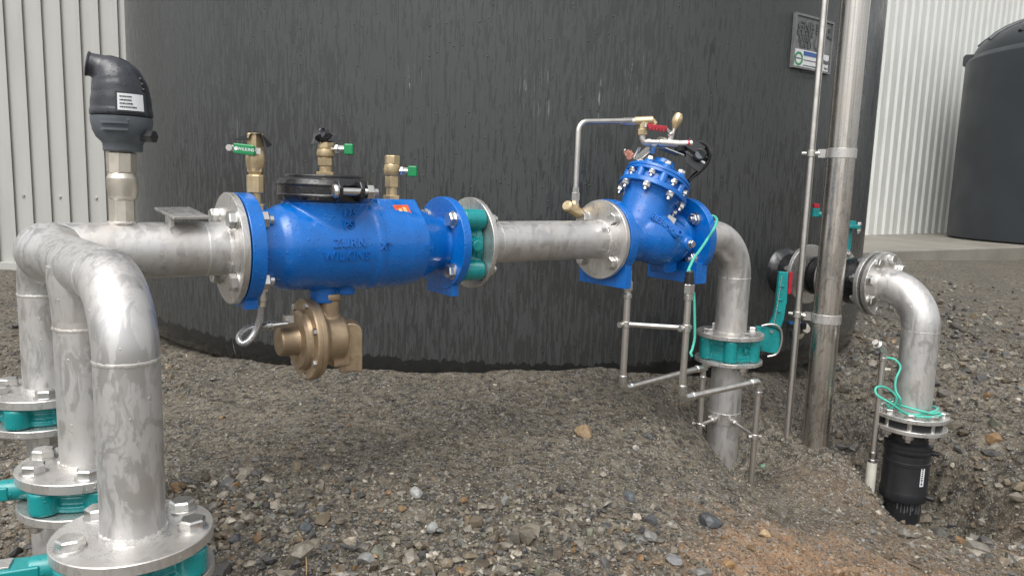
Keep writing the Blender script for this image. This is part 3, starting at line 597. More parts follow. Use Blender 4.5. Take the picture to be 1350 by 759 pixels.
# second tank
c2 = V(1266, 300, 10.9); C2 = Vector((c2.x+2.18, 11.4, ztop+.002)); R2 = 1.80; T2 = thing('round_tank', C2, 'smooth dark blue grey round plastic tank standing on the concrete slab at the right edge', 'water tank')
MT['tank2'] = plain('blue_grey_plastic', (.030, .036, .044), .38, 0, 2, .25, .25)
m = MB(); H2 = 2.74; pf = [(0, R2-.04), (.03, R2), (H2, R2), (H2+.05, R2-.03), (H2+.09, R2-.09)]+[(H2+.09+.62*math.sin(a), (R2-.09)*math.cos(a)) for a in np.linspace(.1, PI/2*.97, 12)]; m.lathe(C2, E3, pf, 128); m.build('tank_shell', MT['tank2'], T2, smooth=30)
m = MB()
for i in range(16):
    a_ = 2*PI*i/16+.25; e = Vector((math.cos(a_), math.sin(a_), 0)); m.tube([C2+e*((R2-.09)*math.cos(t))+E3*(H2+.10+.62*math.sin(t)) for t in np.linspace(.28, 1.35, 8)], .035, 8)
m.build('roof_rib', MT['tank2'], T2)
for a_ in (PI*.83, PI*1.33, PI*.33, -PI*.17):
    e = Vector((math.cos(a_), math.sin(a_), 0)); t_ = Vector((-e.y, e.x, 0)); m = MB(); O = C2+e*(R2-.12)+E3*(H2-.02)-t_*.02; m.prism([(0, 0), (.10, -.02), (.16, .02), (.16, .15), (.13, .19), (0, .19)], O, e, E3, t_, .04); m.build('lifting_lug', MT['tank2'], T2, bevel=.01)
# ================================================================ MAIN LINE
RP = .054; RF = .114; PCR = .0875   # pipe, flange and bolt circle radius
def flange(parent, s0, t, mat='steel2', nm='flange', r=RF, hole=0, **k):
    m = MB(); m.disc(PA(s0), E1, r, t, 80, hole); return m.build(nm, MT[mat], parent)
S = {k_: AX(k_) for k_ in (163, 250, 299, 338, 344, 375, 395, 413, 428, 440, 475, 480, 505, 516, 520, 545, 560, 575, 579, 617, 640, 789, 830, 840, 893, 972)}
# ---- left manifold: header, main stub, three risers with flanges
x3, y3 = -.512, .965; x1, y1 = -.900, 1.40; HZ = .553; hd = Vector((x1-x3, y1-y3, 0)); tt = .44; x2, y2 = x3+hd.x*tt, y3+hd.y*tt; RR = .0412
ZF3, ZF2, ZF1 = .211, .232, .280
MF = thing('pipe_manifold', (x2, y2, gz(x2, y2)), 'wet stainless steel pipe manifold with three bent risers at the left front', 'pipework')
m = MB(); pth = arc([(x3, y3, ZF3+.004), (x3, y3, HZ), (x1, y1, HZ), (x1, y1, ZF1+.004)], [.100, .088], 18); m.tube(pth, RR, 48)
m.build('header_pipe', MT['steel'], MF, smooth=50)
m = MB(); m.tube([(x2, y2, ZF2+.004), (x2, y2, HZ)], RR, 48); m.build('middle_riser', MT['steel'], MF)
sj = None   # where the main axis crosses the header
den = E1.x*hd.y-E1.y*hd.x; q = Vector((x3, y3, 0))-Vector((A0.x, A0.y, 0)); sj = (q.x*hd.y-q.y*hd.x)/den
m = MB(); m.tube([PA(sj), PA(.0-.002)], RP, 48); m.build('main_stub', MT['steel'], MF)
m = MB(); pj = PA(sj); m.sphere(pj, RP*1.02, 40, (1, 1, 1), E1)
hz = hd.normalized()
m.lathe(pj-hz*.095, hz, [(0, RR*1.0), (.035, RR+.003), (.06, RP*.985), (.13, RP*.985), (.155, RR+.003), (.19, RR)], 48); m.lathe(Vector((x2, y2, HZ-.085)), E3, [(0, RR), (.03, RR*1.04), (.06, RR*1.12), (.085, RR*1.1)], 48)
m.build('tee_body', MT['steel'], MF, smooth=50)
m = MB()
weld(m, (x3, y3, HZ-.100), E3, RR); weld(m, (x2, y2, .455), E3, RR); weld(m, (x1, y1, HZ-.088), E3, RR); weld(m, Vector((x3, y3, HZ))+hz*.100, hz, RR, .0018); weld(m, Vector((x1, y1, HZ))-hz*.088, hz, RR, .0022)
for (x, y, z) in ((x3, y3, ZF3), (x2, y2, ZF2), (x1, y1, ZF1)): weld(m, (x, y, z+.0015), E3, RR+.001, .0042)
weld(m, PA(-.003), E1, RP+.001, .004); weld(m, PA(-.045), E1, RP, .0014); m.build('weld_bead', MT['beadw'], MF, split=0)
for (x, y, z, angs) in ((x3, y3, ZF3, (8, 62, 152, 226)), (x2, y2, ZF2, (175, 228, 300, 60)), (x1, y1, ZF1, (178, 222, 300, 60))):
    m = MB(); m.disc((x, y, z-.016), E3, .1025, .016, 80); fo = m.build('flange', MT['steel2'], MF)
    for a in angs: a = math.radians(a); bolt(fo, (x+.078*math.cos(a), y+.078*math.sin(a), z), E3)
m = MB(); u_ = Vector((1, 0, 0)); O = Vector((x3-.062, y3-.035, ZF3+.0004)); text_flat(m, '316L DN80', O, Vector((.8, -.6, 0)), Vector((.6, .8, 0)), .011, .0003) if 0 else None
fo = flange(MF, 0, .014); bolts4(fo, PA(0), -E1, PCR, 'big')
m = MB(); m.disc(PA(.014), E1, RF-.006, .003, 60); m.build('gasket', MT['dull'], MF)
# flat bar stay welded on the pipe
sb = AX(243); m = MB(); sd_ = (E2*.985-E3*.13+E1*.12).normalized(); ax_ = (E1-sd_*E1.dot(sd_)).normalized(); nn_ = sd_.cross(ax_).normalized(); m.box(PA(sb-.004, .006, RP+.018), ax_, sd_, nn_, .034, .052, .003); m.box(PA(sb-.026, .004, RP+.005), E1, E2, E3, .004, .020, .012); m.build('stay_bar', MT['steel2'], MF, bevel=.0012)
# socket and coupling that carry the air valve
sv = S[163]; bv = PA(sv); VX, VY = bv.x, bv.y
def Zv(py, px=163, Yd=None): return V(px, py, VY if Yd is None else Yd).z
m = MB(); m.lathe((VX, VY, Zv(300)), E3, [(0, .0228), (Zv(262)-Zv(300), .0228)], 8); so_ = m.build('threaded_socket', MT['nickel'], MF, smooth=20, bevel=.001)
m = MB(); weld(m, (VX, VY, HZ+RP-.0005), E3, .0235, .003); m.build('socket_weld', MT['beadw'], so_)
VX += .003
m = MB(); z0 = Zv(264); H_ = Zv(199)-z0; m.lathe((VX, VY, z0), E3, [(0, .022), (.004, .0245), (H_*.12, .0245), (H_*.2, .0268), (H_*.45, .0268), (H_*.52, .0235), (H_*.56, .0225)], 32); m.lathe((VX, VY, z0+H_*.55), E3, [(0, .0245), (.002, .0262), (H_*.40, .0262), (H_*.42, .0245)], 8, ph=.3); m.lathe((VX, VY, z0+H_*.96), E3, [(0, .0185), (.012, .0185)], 24)
m.build('brass_coupling', MT['nickel'], MF, smooth=20, bevel=.0012)
# ---- air valve
VX += .0035; zt0 = Zv(200); AV = thing('air_release_valve', (VX, VY, zt0), 'hooded black and grey plastic air valve standing on the pipe manifold', 'air valve')
z1_, z2_ = Zv(188)-zt0, Zv(155)-zt0; HT = Zv(82)-zt0
m = MB(); m.lathe((VX, VY, zt0), E3, [(0, 0.03186), (.002, 0.03363), (z1_-.004, 0.03363), (z1_, 0.03540), (z1_+.008, 0.04337), (z1_+.02, 0.04912), (z1_+.034, 0.05177), (z2_-.004, 0.05221), (z2_, 0.05221)], 56); CU = m.build('base_cup', MT['grey'], AV, smooth=40)
m = MB(); lid = -Vector((0, 0, 0))
for zz in (z2_-.012, z2_-.024): 
    for i in range(9):
        a = math.radians(-86+i*5.2-12); e = Vector((math.cos(a), math.sin(a), 0)); t_ = Vector((-e.y, e.x, 0)); m.box(Vector((VX, VY, zt0+zz))+e*.0526, e, t_, E3, .0022, .0032, .0022)
m.build('cup_rib', MT['grey'], CU)
m = MB(); pd = Vector((.985, -.17, 0)); p0 = Vector((VX, VY, zt0+z1_+.012))+pd*.041; m.cyl(p0, p0+pd*.014, .009, n=16); m.lathe(p0+pd*.012, pd, [(0, .0105), (.001, .012), (.012, .012), (.013, .0105)], 6); m.build('drain_plug', MT['dull'], AV, smooth=30)
m = MB(); hb = HT-z2_
prof = [(0, 0.05239), (.004, 0.05310), (hb*.2, 0.05292), (hb*.38, 0.05177), (hb*.55, 0.04823), (hb*.70, 0.04248), (hb*.83, 0.03274), (hb*.93, 0.02213), (hb*.985, 0.00885), (hb, 0.00177)]
ps_ = VY*.873/FP
def hc(px, py): d = (163-px)*ps_; return Vector((VX, VY, V(163, py, VY).z))+Vector((-.90, -.43, 0))*d
m.lathe((VX, VY, zt0+z2_+.0005), E3, [(0, 0.05239), (.004, 0.05310), (.012, 0.05283), (.016, 0.04425)], 48)
hcs = [(163, 152, 41.0), (163, 142, 41.2), (163, 131, 40.5), (162.5, 121, 38.5), (160.5, 112, 35.5), (157, 104.5, 31), (150, 98, 25.5), (140, 92.5, 20), (129, 89.3, 17), (121, 88, 16.4)]
pp_ = [hc(a_, b_) for a_, b_, _ in hcs]; m.tube(pp_, [c_*ps_ for _, _, c_ in hcs], 40)
for (a_, b_, c_) in hcs[3:7]+[(156, 121, 31)]: m.sphere(hc(a_, b_), c_*ps_, 28)
tip = pp_[-1]; tdir = (pp_[-1]-pp_[-2]).normalized()
HB = m.build('hood', MT['hood'], AV, remesh=.0016, smooths=14)
m = MB(); m.lathe(tip-tdir*.004, tdir, [(0, .0206), (.003, .0222), (.0045, .0222), (.0052, .0210), (.0050, .0188), (-.002, .0180)], 36, caps=False); m.build('outlet_rim', MT['hood'], HB)
m = MB(); m.lathe(tip+tdir*.0007, tdir, [(0, .0192), (.0004, .0192)], 30); m.build('outlet_shade_disc', MT['dull'], HB)  # flat dark disc stands in for the shade inside the outlet
# label: a frame and a white sticker bent round the hood
def avpt(px, py, r):   # point on the hood's cylinder seen at a pixel
    d = ray(px, py); a = d.x**2+d.y**2; b = -2*(d.x*VX+d.y*VY); c = VX**2+VY**2-r*r; t = (-b-math.sqrt(b*b-4*a*c))/(2*a); p = d*t; return math.atan2(p.x-VX, VY-p.y), p.z+CAMZ
ul, zl = avpt(155, 134, .051); ur, _ = avpt(187, 136, .051); zt_ = avpt(171, 124, .051)[1]; zb_ = avpt(171, 146, .051)[1]
def avr(z): 
    h = z-zt0-z2_; pr_ = prof
    for i in range(len(pr_)-1):
        if pr_[i][0] <= h <= pr_[i+1][0]: f_ = (h-pr_[i][0])/(pr_[i+1][0]-pr_[i][0]); return pr_[i][1]*(1-f_)+pr_[i+1][1]*f_
    return .059
def avslab(mb, u0, u1, z0, z1, off, n=10):
    vs = []; fs = []
    for i in range(n+1):
        u = u0+(u1-u0)*i/n
        for (z, o) in ((z0, 0), (z1, 0), (z0, off), (z1, off)): r = avr(z)+o; vs.append(Vector((VX+r*math.sin(u), VY-r*math.cos(u), z)))
    for i in range(n): a = 4*i; b = a+4; fs += [(a+2, b+2, b+3, a+3), (a+1, a+3, b+3, b+1), (a, b, b+2, a+2)]
    fs += [(0, 2, 3, 1), (4*n, 4*n+1, 4*n+3, 4*n+2)]; mb.add(vs, fs)
m = MB(); avslab(m, ul-.07, ur+.07, zb_-.003, zt_+.003, .0022); fr_ = m.build('label_frame', MT['ink'], HB)
m = MB(); avslab(m, ul, ur, zb_, zt_, .0027); lb_ = m.build('label', MT['white'], HB)
m = MB()
for j in range(4):
    zc_ = zt_-(zt_-zb_)*(.18+.21*j); r = random.Random(j); u = ul+.08*(ur-ul)
    while u < ul+(.50 if j < 3 else .7)*(ur-ul): d = r.uniform(.03, .08)*(ur-ul); avslab(m, u, u+d, zc_-.0011, zc_+.0011, .0031, 2); u += d+.02*(ur-ul)
m.build('label_print', MT['ink'], HB)
for k_ in range(3):
    m = MB(); zc_ = Zv(105+k_*7); m.sphere(Vector((VX, VY, zc_))+Vector((.97, -.2, 0))*(avr(zc_)-.001), .0035, 10); m.build('catch', MT['dull'], HB)
def px_on(px, side, up):   # s at a given side offset for a pixel
    lo, hi = -1, 2.5
    for _ in range(40):
        mm = (lo+hi)/2; P = PA(mm, side, up)-Vector((0, 0, CAMZ)); 
        if 675+FP*P.dot(_r)/P.dot(_f) < px: lo = mm
        else: hi = mm
    return lo
# ---- backflow preventer
BF = thing('backflow_preventer', PA(.26, 0, -.3), 'long bright blue cast backflow preventer beaded with rain, left of centre', 'valve')
Sb0 = .017; Sr = S[579]
def hpx(s):  # metres per photo pixel at s
    P = PA(s)-Vector((0, 0, CAMZ)); return P.dot(_f)/FP
BP = [(Sb0+.028, .080), (AX(352), .082), (AX(358), .083), (AX(366), .0905), (AX(376), .0935), (AX(395), .0945), (AX(440), .097), (AX(473), .0985), (AX(477), .1015), (AX(482), .1015), (AX(486), .099), (AX(520), .0985), (AX(540), .093), (AX(556), .077), (AX(568), .066), (Sr-.012, .062), (Sr+.002, .066)]
def Rb(s):
    for i in range(len(BP)-1):
        if BP[i][0] <= s <= BP[i+1][0]: f_ = (s-BP[i][0])/(BP[i+1][0]-BP[i][0]); return BP[i][1]*(1-f_)+BP[i+1][1]*f_
    return BP[0][1] if s < BP[0][0] else BP[-1][1]
m = MB(); m.lathe(PA(0), E1, BP, 72)
sc_ = S[428]; yc = PA(sc_)
m.lathe(PA(sc_, 0, .0), E3, [(0, .080), (.04, .087), (.055, .0865), (.070, .0865), (.082, .088), (.1, .092)], 56)          # neck of the test cover
# block under the third cock, hexagonal pad, ribs
sB0, sB1 = px_on(500, .04, .08), px_on(552, .04, .08); m.prism([(-.07, .0), (.078, .0), (.084, .042), (.078, .055), (.026, .106), (-.04, .106), (-.07, .07)], PA(sB0), E2, E3, E1, sB1-sB0)
m.cyl(PA(sc_-.005, 0, -.07), PA(sc_-.005, 0, -.124), .030, n=32); m.cyl(PA(AX(452), .012, -.07), PA(AX(452), .012, -.108), .022, n=24)
m.lathe(PA(AX(372)-.006, 0, 0), E1, [(0, .082), (.003, .0975), (.010, .0975), (.013, .09)], 60) if 0 else None
BODY = m.build('valve_body', MT['blue'], BF, remesh=.0028, smooths=4)
m = MB()
def bpt(s, th, h=0): r = Rb(s)+h; return PA(s, r*math.cos(th), r*math.sin(th))
def btext(mb, txt, sc, th, size, h=.003, **k):
    vs, fs = text_geo(txt, size, .004, **k); mb.add([bpt(sc+v.x, th+v.y/Rb(sc), h if v.z > 0 else -.002) for v in vs], fs)
t0 = math.asin(max(-1, min(1, .02)))
thU = math.radians(9); thL = math.radians(-1.5)
btext(m, 'ZURN', px_on(461, .095, .01), math.radians(8), .025, bold=.0004, space=1.12); btext(m, 'WILKINS', px_on(457, .095, -.01), math.radians(-8), .025, bold=.0004, space=1.08); btext(m, 'XT', px_on(508, .098, .01), math.radians(3), .022); 
v0 = MB(); vs = []; 
for (x_, y_) in ((-.016, -.004), (.004, -.004), (.004, -.010), (.016, 0), (.004, .010), (.004, .004), (-.016, .004)): vs.append((x_, y_))
sA = px_on(561, .07, 0); n_ = len(vs); m.add([PA(sA+x_*.9, math.cos(.0+y_/.08)*(Rb(sA+x_*.9)+hh_), math.sin(.0+y_/.08)*(Rb(sA+x_*.9)+hh_)) for hh_ in (.0014, -.002) for x_, y_ in vs], [tuple(range(n_))]+[(i, (i+1) % n_, n_+(i+1) % n_, n_+i) for i in range(n_)])
vs_, fs_ = text_geo('175', .024, .004, bold=.0004); vr = .0895; sP = px_on(462, .09, .075)-sc_
m.add([PA(sc_+sP+v.x, math.sqrt(max(vr**2-(v.x+sP)**2, 0))+(.0012 if v.z > 0 else -.003), .077+v.y) for v in vs_], fs_)
vs_, fs_ = text_geo('PSI', .024, .004, bold=.0004); m.add([PA(sc_+sP+v.x, math.sqrt(max(vr**2-(v.x+sP)**2, 0))+(.0026 if v.z > 0 else -.003), .051+v.y) for v in vs_], fs_)
m.build('raised_lettering', MT['blue'], BODY, smooth=20, split=.013)
def foot(mb, s0, t, w, h, top=-.06): mb.prism([(-w, top), (w, top), (w, -h), (-w, -h)], PA(s0), E2, E3, E1, t)
m = MB(); m.disc(PA(Sb0), E1, RF, .030, 80); foot(m, Sb0+.002, .027, .05, .121); F1 = m.build('inlet_flange', MT['blue'], BF, bevel=.0015); bolts4(F1, PA(Sb0+.030), E1, PCR, 'nut', name='nut')
m = MB(); m.disc(PA(Sr), E1, RF, .022, 80); foot(m, Sr+.002, .019, .06, .124); F2 = m.build('outlet_flange', MT['blue'], BF, bevel=.0015); bolts4(F2, PA(Sr), -E1, PCR, 'big')
m = MB(); so2 = px_on(530, .05, .08); nS = (E2*.70+E3*.714).normalized(); tS = (E2*.714-E3*.70).normalized(); cS = PA(so2, .052, .0805)+nS*.0012; m.box(cS, E1, tS, nS, .0185, .0165, .0016); stk = m.build('sticker', MT['orange'], BODY, smooth=0); m = MB(); m.box(cS+nS*.0018+E1*.006+tS*.002, E1, tS, nS, .004, .011, .0004); m.box(cS+nS*.0018-E1*.006, E1, tS, nS, .004, .005, .0004); m.build('sticker_mark', MT['yellow'], stk, smooth=0)
# grooved coupling on top
m = MB(); zc0 = .098; pr8 = [(-.002, .088), (.003, .100), (.014, .1035), (.017, .1015), (.033, .1015), (.036, .1035), (.048, .0985), (.052, .088)]
m.lathe(PA(sc_, 0, zc0), E3, pr8, 16, ph=.2); m.cyl(PA(sc_, 0, zc0+.045), PA(sc_, 0, zc0+.058), .083, n=40); CP_ = m.build('grooved_coupling', MT['black'], BF, smooth=25, bevel=.003)
sd1 = .108; sa, sbb = px_on(441, sd1, .15), px_on(477, sd1, .15)
m = MB()
for s_ in (sa, sbb):
    poly = [(-.045, -.012), (.012, -.024), (.026, -.012), (.028, .008), (.018, .022), (-.045, .026)]; m.prism(poly, PA(s_+.004 if s_ == sa else s_-.008, sd1-.012, zc0+.024), E2, E3, E1, .010)
m.build('clamp_lug', MT['black'], CP_, bevel=.003)
m = MB(); yb = zc0+.025; m.lathe(PA(sa-.007, sd1+.004, yb), E1, [(0, .004), (.002, .012), (.006, .0145), (.010, .0145)], 20); m.cyl(PA(sa, sd1+.004, yb), PA(px_on(497, sd1, .15), sd1+.004, yb), .0078, n=16, ch=.0015); m.lathe(PA(px_on(481, sd1, .15), sd1+.004, yb), E1, [(0, .016), (.014, .016), (.016, .014)], 6); m.build('clamp_bolt', MT['bright'], CP_, smooth=25)
# test cocks
def cock(s, up0, hgt, R, label=None, side=0):
    b = PA(s, side, up0); m = MB(); h = hgt
    m.lathe(b, E3, [(0, R*1.25), (.001, R*1.3), (h*.10, R*1.3), (h*.11, R*.78)], 6); m.lathe(b+E3*h*.10, E3, [(0, R*.8), (h*.18, R*.8), (h*.2, R*.9)], 24)
    if h > .13:
        m.lathe(b+E3*h*.24, E3, [(0, R*1.0), (.002, R*1.1), (h*.22, R*1.1), (h*.235, R*1.02)], 10); m.lathe(b+E3*h*.45, E3, [(0, R*.85), (h*.04, R*.85), (h*.06, R*1.05), (h*.13, R*1.05), (h*.14, R)], 6)
    else: m.lathe(b+E3*h*.28, E3, [(0, R*.9), (.001, R*1.05), (h*.24, R*1.05), (h*.25, R*.95)], 6)
    m.lathe(b+E3*h*.52, E3, [(0, R*.9), (h*.06, R*1.12), (h*.16, R*1.2), (h*.26, R*1.1), (h*.30, R*.9)], 28); m.lathe(b+E3*h*.80, E3, [(0, R), (.001, R*1.1), (h*.19, R*1.1), (h*.2, R)], 6, ph=.4)
    return m.build('test_cock', MT['brass2'], BF, smooth=25, bevel=.0008), b
sk = S[338]+.001; zh = V(338, 176, PA(sk).y).z-HZ
T1, b1 = cock(sk, .075, zh-.075, .0165)
yk = PA(sk).y-.03; hp = V(322, 197, yk); hd_ = (V(334, 199, yk)-V(308, 196, yk)).normalized(); hn = hd_.cross(E3).normalized()
m = MB(); m.box(hp, hd_, E3, hn, .0215, .0105, .0035); HN = m.build('lever_grip', MT['green'], T1, bevel=.0028); m = MB(); text_flat(m, 'WILKINS', hp+hn*.0034+hd_*.004, hd_, E3, .0088, .0006, bold=.0001); m.lathe(hp+hn*.0036-hd_*.0155, hn, [(0, .0042), (.0005, .0042)], 6); m.build('grip_lettering', MT['white'], T1)
m = MB(); m.cyl(hp-hd_*.030-hn*.006, hp-hd_*.030+hn*.003, .0065, n=16); m.box(hp-hn*.005+hd_*.002, hd_, E3, hn, .030, .006, .0015); m.cyl(b1+E3*(hp.z-b1.z)+hn*.0, hp+hd_*.018, .005, n=12); m.build('lever_arm', MT['bright'], T1)
m = MB()
def flap(mb, pts, th=.0012):
    for (a, b, c, d) in pts: n_ = (Vector(b)-Vector(a)).cross(Vector(c)-Vector(a)).normalized()*th; vs = [Vector(q) for q in (a, b, c, d)]; mb.add(vs+[v+n_ for v in vs], [(0, 1, 2, 3), (7, 6, 5, 4), (0, 4, 5, 1), (1, 5, 6, 2), (2, 6, 7, 3), (3, 7, 4, 0)])
yq = PA(sk).y; Q = lambda px, py, d=0: V(px, py, yq+d)
flap(m, [(Q(309, 184, -.02), Q(318, 180, .02), Q(331, 174, .02), Q(326, 184, -.025)), (Q(326, 184, -.025), Q(331, 174, .02), Q(337, 173.5, .02), Q(330, 176, -.02)), (Q(330, 176, -.02), Q(337, 173.5, .02), Q(346, 175, .02), Q(345, 176.5, -.02)), (Q(345, 176.5, -.02), Q(346, 175, .02), Q(359, 191, .015), Q(352, 195, -.02))]); m.build('cap_flap', MT['bag'], T1, smooth=0)
s2 = S[428]+.003; yy = PA(s2).y; zh = V(430, 190, yy).z-HZ; T2_, b2 = cock(s2, zc0+.057, zh-zc0-.057+.004, .0165)
def grip(T, b, px, py, wpx, hpx_):
    yg = b.y-.012; hp = V(px, py, yg); a = (V(px+10, py+.3, yg)-V(px, py, yg)).normalized(); n_ = a.cross(E3).normalized(); mp_ = b.y/FP; m = MB(); m.box(hp, a, E3, n_, wpx/2*mp_, hpx_/2*mp_, .007); m.build('lever_grip', MT['green'], T, bevel=.003)
    m = MB(); st_ = b+E3*(hp.z-b.z); m.cyl(st_, hp, .0048, n=12); m.lathe(st_.lerp(hp, .45), hp-st_, [(0, .010), (.006, .010)], 6); m.box(st_.lerp(hp, .6)+E3*.004, a, E3, n_, .010, .004, .003); m.build('lever_stem', MT['bright'], T)
grip(T2_, b2, 460, 197, 12, 14)
m = MB(); q0 = V(427, 183, yy); 
rnd = random.Random(5); m.sphere(q0+E3*.004, .021, 14, (1.25, .9, .75)); 
for i_ in range(len(m.v)): v_ = m.v[i_]; m.v[i_] = v_+Vector((rnd.uniform(-.003, .003), rnd.uniform(-.003, .003), rnd.uniform(-.004, .004)))
flap(m, [(V(410, 191, yy-.02), V(414, 177, yy), V(426, 175, yy), V(419, 189, yy-.025)), (V(432, 186, yy-.02), V(434, 175, yy), V(445, 177, yy), V(444, 186, yy-.01))]); m.build('cap_wrap', MT['bag'], T2_, smooth=0)
s3_ = S[516]; zh = V(516, 205, PA(s3_).y).z-HZ; T3, b3 = cock(s3_, .104, zh-.104, .0165); grip(T3, b3, 544, 226, 12, 14)
# relief valve under the body
sR = AX(434)-.004; RV = MB(); zr = V(415, 446, PA(S[413]).y).z-HZ; sF = S[413]-.004
RV.cyl(PA(sR, 0, -.106), PA(sR, 0, zr), .027, n=32); RV.cyl(PA(sF, 0, zr), PA(sF+.070, 0, zr), .053, n=48, ch=.006); RV.cyl(PA(sR, 0, -.104), PA(sR, 0, -.118), .032, n=32); RV.cyl(PA(sF, 0, zr), PA(sF+.022, 0, zr), .078, .056, n=48)
RV.box(PA(sF+.062, .006, zr-.04), E1, E2, E3, .022, .022, .026); RVB = RV.build('relief_valve', MT['brass'], BF, remesh=.0025, smooths=4)
m = MB(); m.lathe(PA(sF, 0, zr), -E1, [(-.004, .088), (0, .0905), (.007, .0905), (.0085, .089), (.0100, .089), (.0110, .0905), (.018, .0905), (.021, .088), (.022, .068), (.030, .066), (.036, .060), (.037, .052)], 72); m.lathe(PA(sF-.036, 0, zr), -E1, [(0, .034), (.003, .0325), (.036, .0315), (.040, .029), (.041, .026)], 48)
m.build('relief_bonnet', MT['brass'], RVB, smooth=30)
for i in range(7): a = 2*PI*i/7+.4; p = PA(sF-.0205, .080*math.cos(a), zr+.080*math.sin(a)); bolt(RVB, p, -E1, 'small', scale=1.05)
m = MB(); sV = sF+.080; pl = [(-.0255, -.045), (.0255, -.045), (.0255, .045)]+[(.0255*math.cos(t)*1.0, .045+.024*math.sin(t)) for t in np.linspace(.2, PI-.2, 8)]+[(-.0255, .045)]
wv = (E2*.93-E1*.36).normalized(); uv_ = (E1*.93+E2*.36).normalized(); ov = PA(sV+.001, .028, zr-.036); m.prism(pl, ov, uv_, E3, -wv, .055); m.build('vent_outlet', MT['brass'], RVB, bevel=.003)
m = MB(); text_flat(m, 'VENT', ov+uv_*.0-E3*.012+wv*.0003, uv_, E3, .017, .002)
for (x_, y_, w_, h_) in ((0, -.022, .014, .0012), (0, -.040, .014, .0012), (-.0135, -.031, .0012, .009), (.0135, -.031, .0012, .009)): m.box(ov+uv_*x_+E3*y_+wv*.0006, uv_, E3, wv, w_, h_, .0008)
m.build('vent_lettering', MT['brass'], RVB)
# braided hose
yh = PA(AX(344), .03).y; Hp = lambda px, py, d=0: V(px, py, yh+d)
m = MB(); m.lathe(Hp(344.5, 404), E3, [(0, .0095), (.010, .0095), (.012, .011), (.028, .011), (.030, .0075), (.040, .0075)], 20); m.lathe(Hp(345, 386), E3, [(0, .012), (.014, .012)], 6); m.box(Hp(345, 378), E1, E2, E3, .010, .010, .010); m.cyl(Hp(344, 378), Hp(347, 366), .007); HF = m.build('hose_fitting', MT['nickel'], BF, smooth=25, bevel=.0008)
m = MB(); e2_ = Hp(372, 427, .02)
m.tube(spline([Hp(344, 403), Hp(343, 418), Hp(338, 434), Hp(329, 448, -.01), Hp(320, 452.5, -.014), Hp(315, 447, -.010), Hp(318.5, 439, .002), Hp(330, 432, .016), Hp(346, 429.8, .024)], 8), .0070, 18); m.build('braided_hose', MT['braid'], BF, smooth=60)
m = MB(); d_ = (Hp(372, 427, .02)-Hp(346, 430, .02)).normalized(); p = Hp(344, 430.3, .02); m.lathe(p, d_, [(0, .0078), (.008, .0085), (.016, .0085), (.018, .0105), (.026, .0105), (.028, .007), (.05, .006), (.06, .006)], 16); m.box(Hp(380, 420, .03), d_, E2, E3, .009, .008, .008); m.build('hose_end', MT['bright'], HF)
# ---- teal valve between the flanges
def wafer(parent_label, base, c, axis, th, ring_r, lug_n, lug_off, name='butterfly_valve', pcr=PCR, lug_r=.024, cat='valve', stem=None, u=None, v=None):
    axis = Vector(axis).normalized(); T_ = thing(name, base, parent_label, cat, None); m = MB()
    if u is None:
        if abs(axis.z) < .9: v = E3; u = axis.cross(v).normalized()
        else: u = E1; v = E2
    m.lathe(c, axis, [(0, ring_r-.004), (.003, ring_r), (th*.28, ring_r), (th*.33, ring_r-.006), (th*.67, ring_r-.006), (th*.72, ring_r), (th-.003, ring_r), (th, ring_r-.004)], 56)
    for i in range(lug_n):
        a = lug_off+2*PI*i/lug_n; p = Vector(c)+u*(pcr*math.cos(a))+v*(pcr*math.sin(a)); e = (u*math.cos(a)+v*math.sin(a)); m.cyl(p+axis*.001, p+axis*(th-.001), lug_r, n=28, ch=.003); t_ = axis.cross(e); m.prism([(-lug_r*.9, -.03), (lug_r*.9, -.03), (lug_r*.75, 0), (-lug_r*.75, 0)], p+axis*.003, t_, e, axis, th-.006)
    return T_, m
sW0 = Sr+.022; sW1 = AX(617)
WV, m = wafer('teal lugged wafer valve squeezed behind the outlet flange of the long blue valve', PA(sW0+.02, 0, -.12), PA(sW0), E1, sW1-sW0, .074, 4, PI/4, lug_r=.025)
sw = (sW0+sW1)/2; m.lathe(PA(sw, .060, 0), E2, [(0, .022), (.018, .02), (.022, .0155), (.030, .0155), (.0315, .014)], 8); WB = m.build('lugged_body', MT['teal'], WV, remesh=.0022, smooths=4)
# ---- spool pipe
SP = thing('spool_pipe', PA(AX(700), 0, -.06), 'straight stainless steel pipe with two flanges joining the two blue valves', 'pipe')
s4 = S[789]; m = MB(); m.tube([PA(sW1+.004), PA(s4+.008)], RP, 56); m.build('pipe', MT['steel'], SP)
f1 = flange(SP, sW1, .013); bolts4(f1, PA(sW1+.013), E1, PCR, 'nut', name='nut'); f2 = flange(SP, s4, .014); bolts4(f2, PA(s4), -E1, PCR, 'big')
m = MB(); weld(m, PA(s4-.002), E1, RP+.001, .0045); weld(m, PA(sW1+.015), E1, RP+.001, .004); weld(m, PA(AX(650)), E1, RP, .0012); m.build('weld_bead', MT['beadw'], SP, split=0)
m = MB(); m.disc(PA(s4+.014), E1, RF-.005, .003, 60); m.build('gasket', MT['dull'], SP)
# ---- control valve
CV = thing('control_valve', PA(AX(860), 0, -.14), 'blue cast control valve with tilted bonnet and pilot fittings on top, right of centre', 'valve')
c0 = s4+.017; c1 = AX(893)+.006; c2 = c1+.028
TILT = math.radians(27); BA = (E3*math.cos(TILT)+E1*math.sin(TILT)).normalized(); sq = AX(835)
def lineB(t): return PA(sq)+BA*t
m = MB(); m.lathe(PA(0), E1, [(c0+.026, .072), (c0+.045, .068), (sq+.03, .068), (c1-.06, .070), (c1-.03, .078), (c1+.002, .068)], 56)
m.lathe(lineB(0), BA, [(-.03, .05), (0, .068), (.04, .075), (.09, .077), (.125, .080), (.138, .086), (.148, .094)], 56)
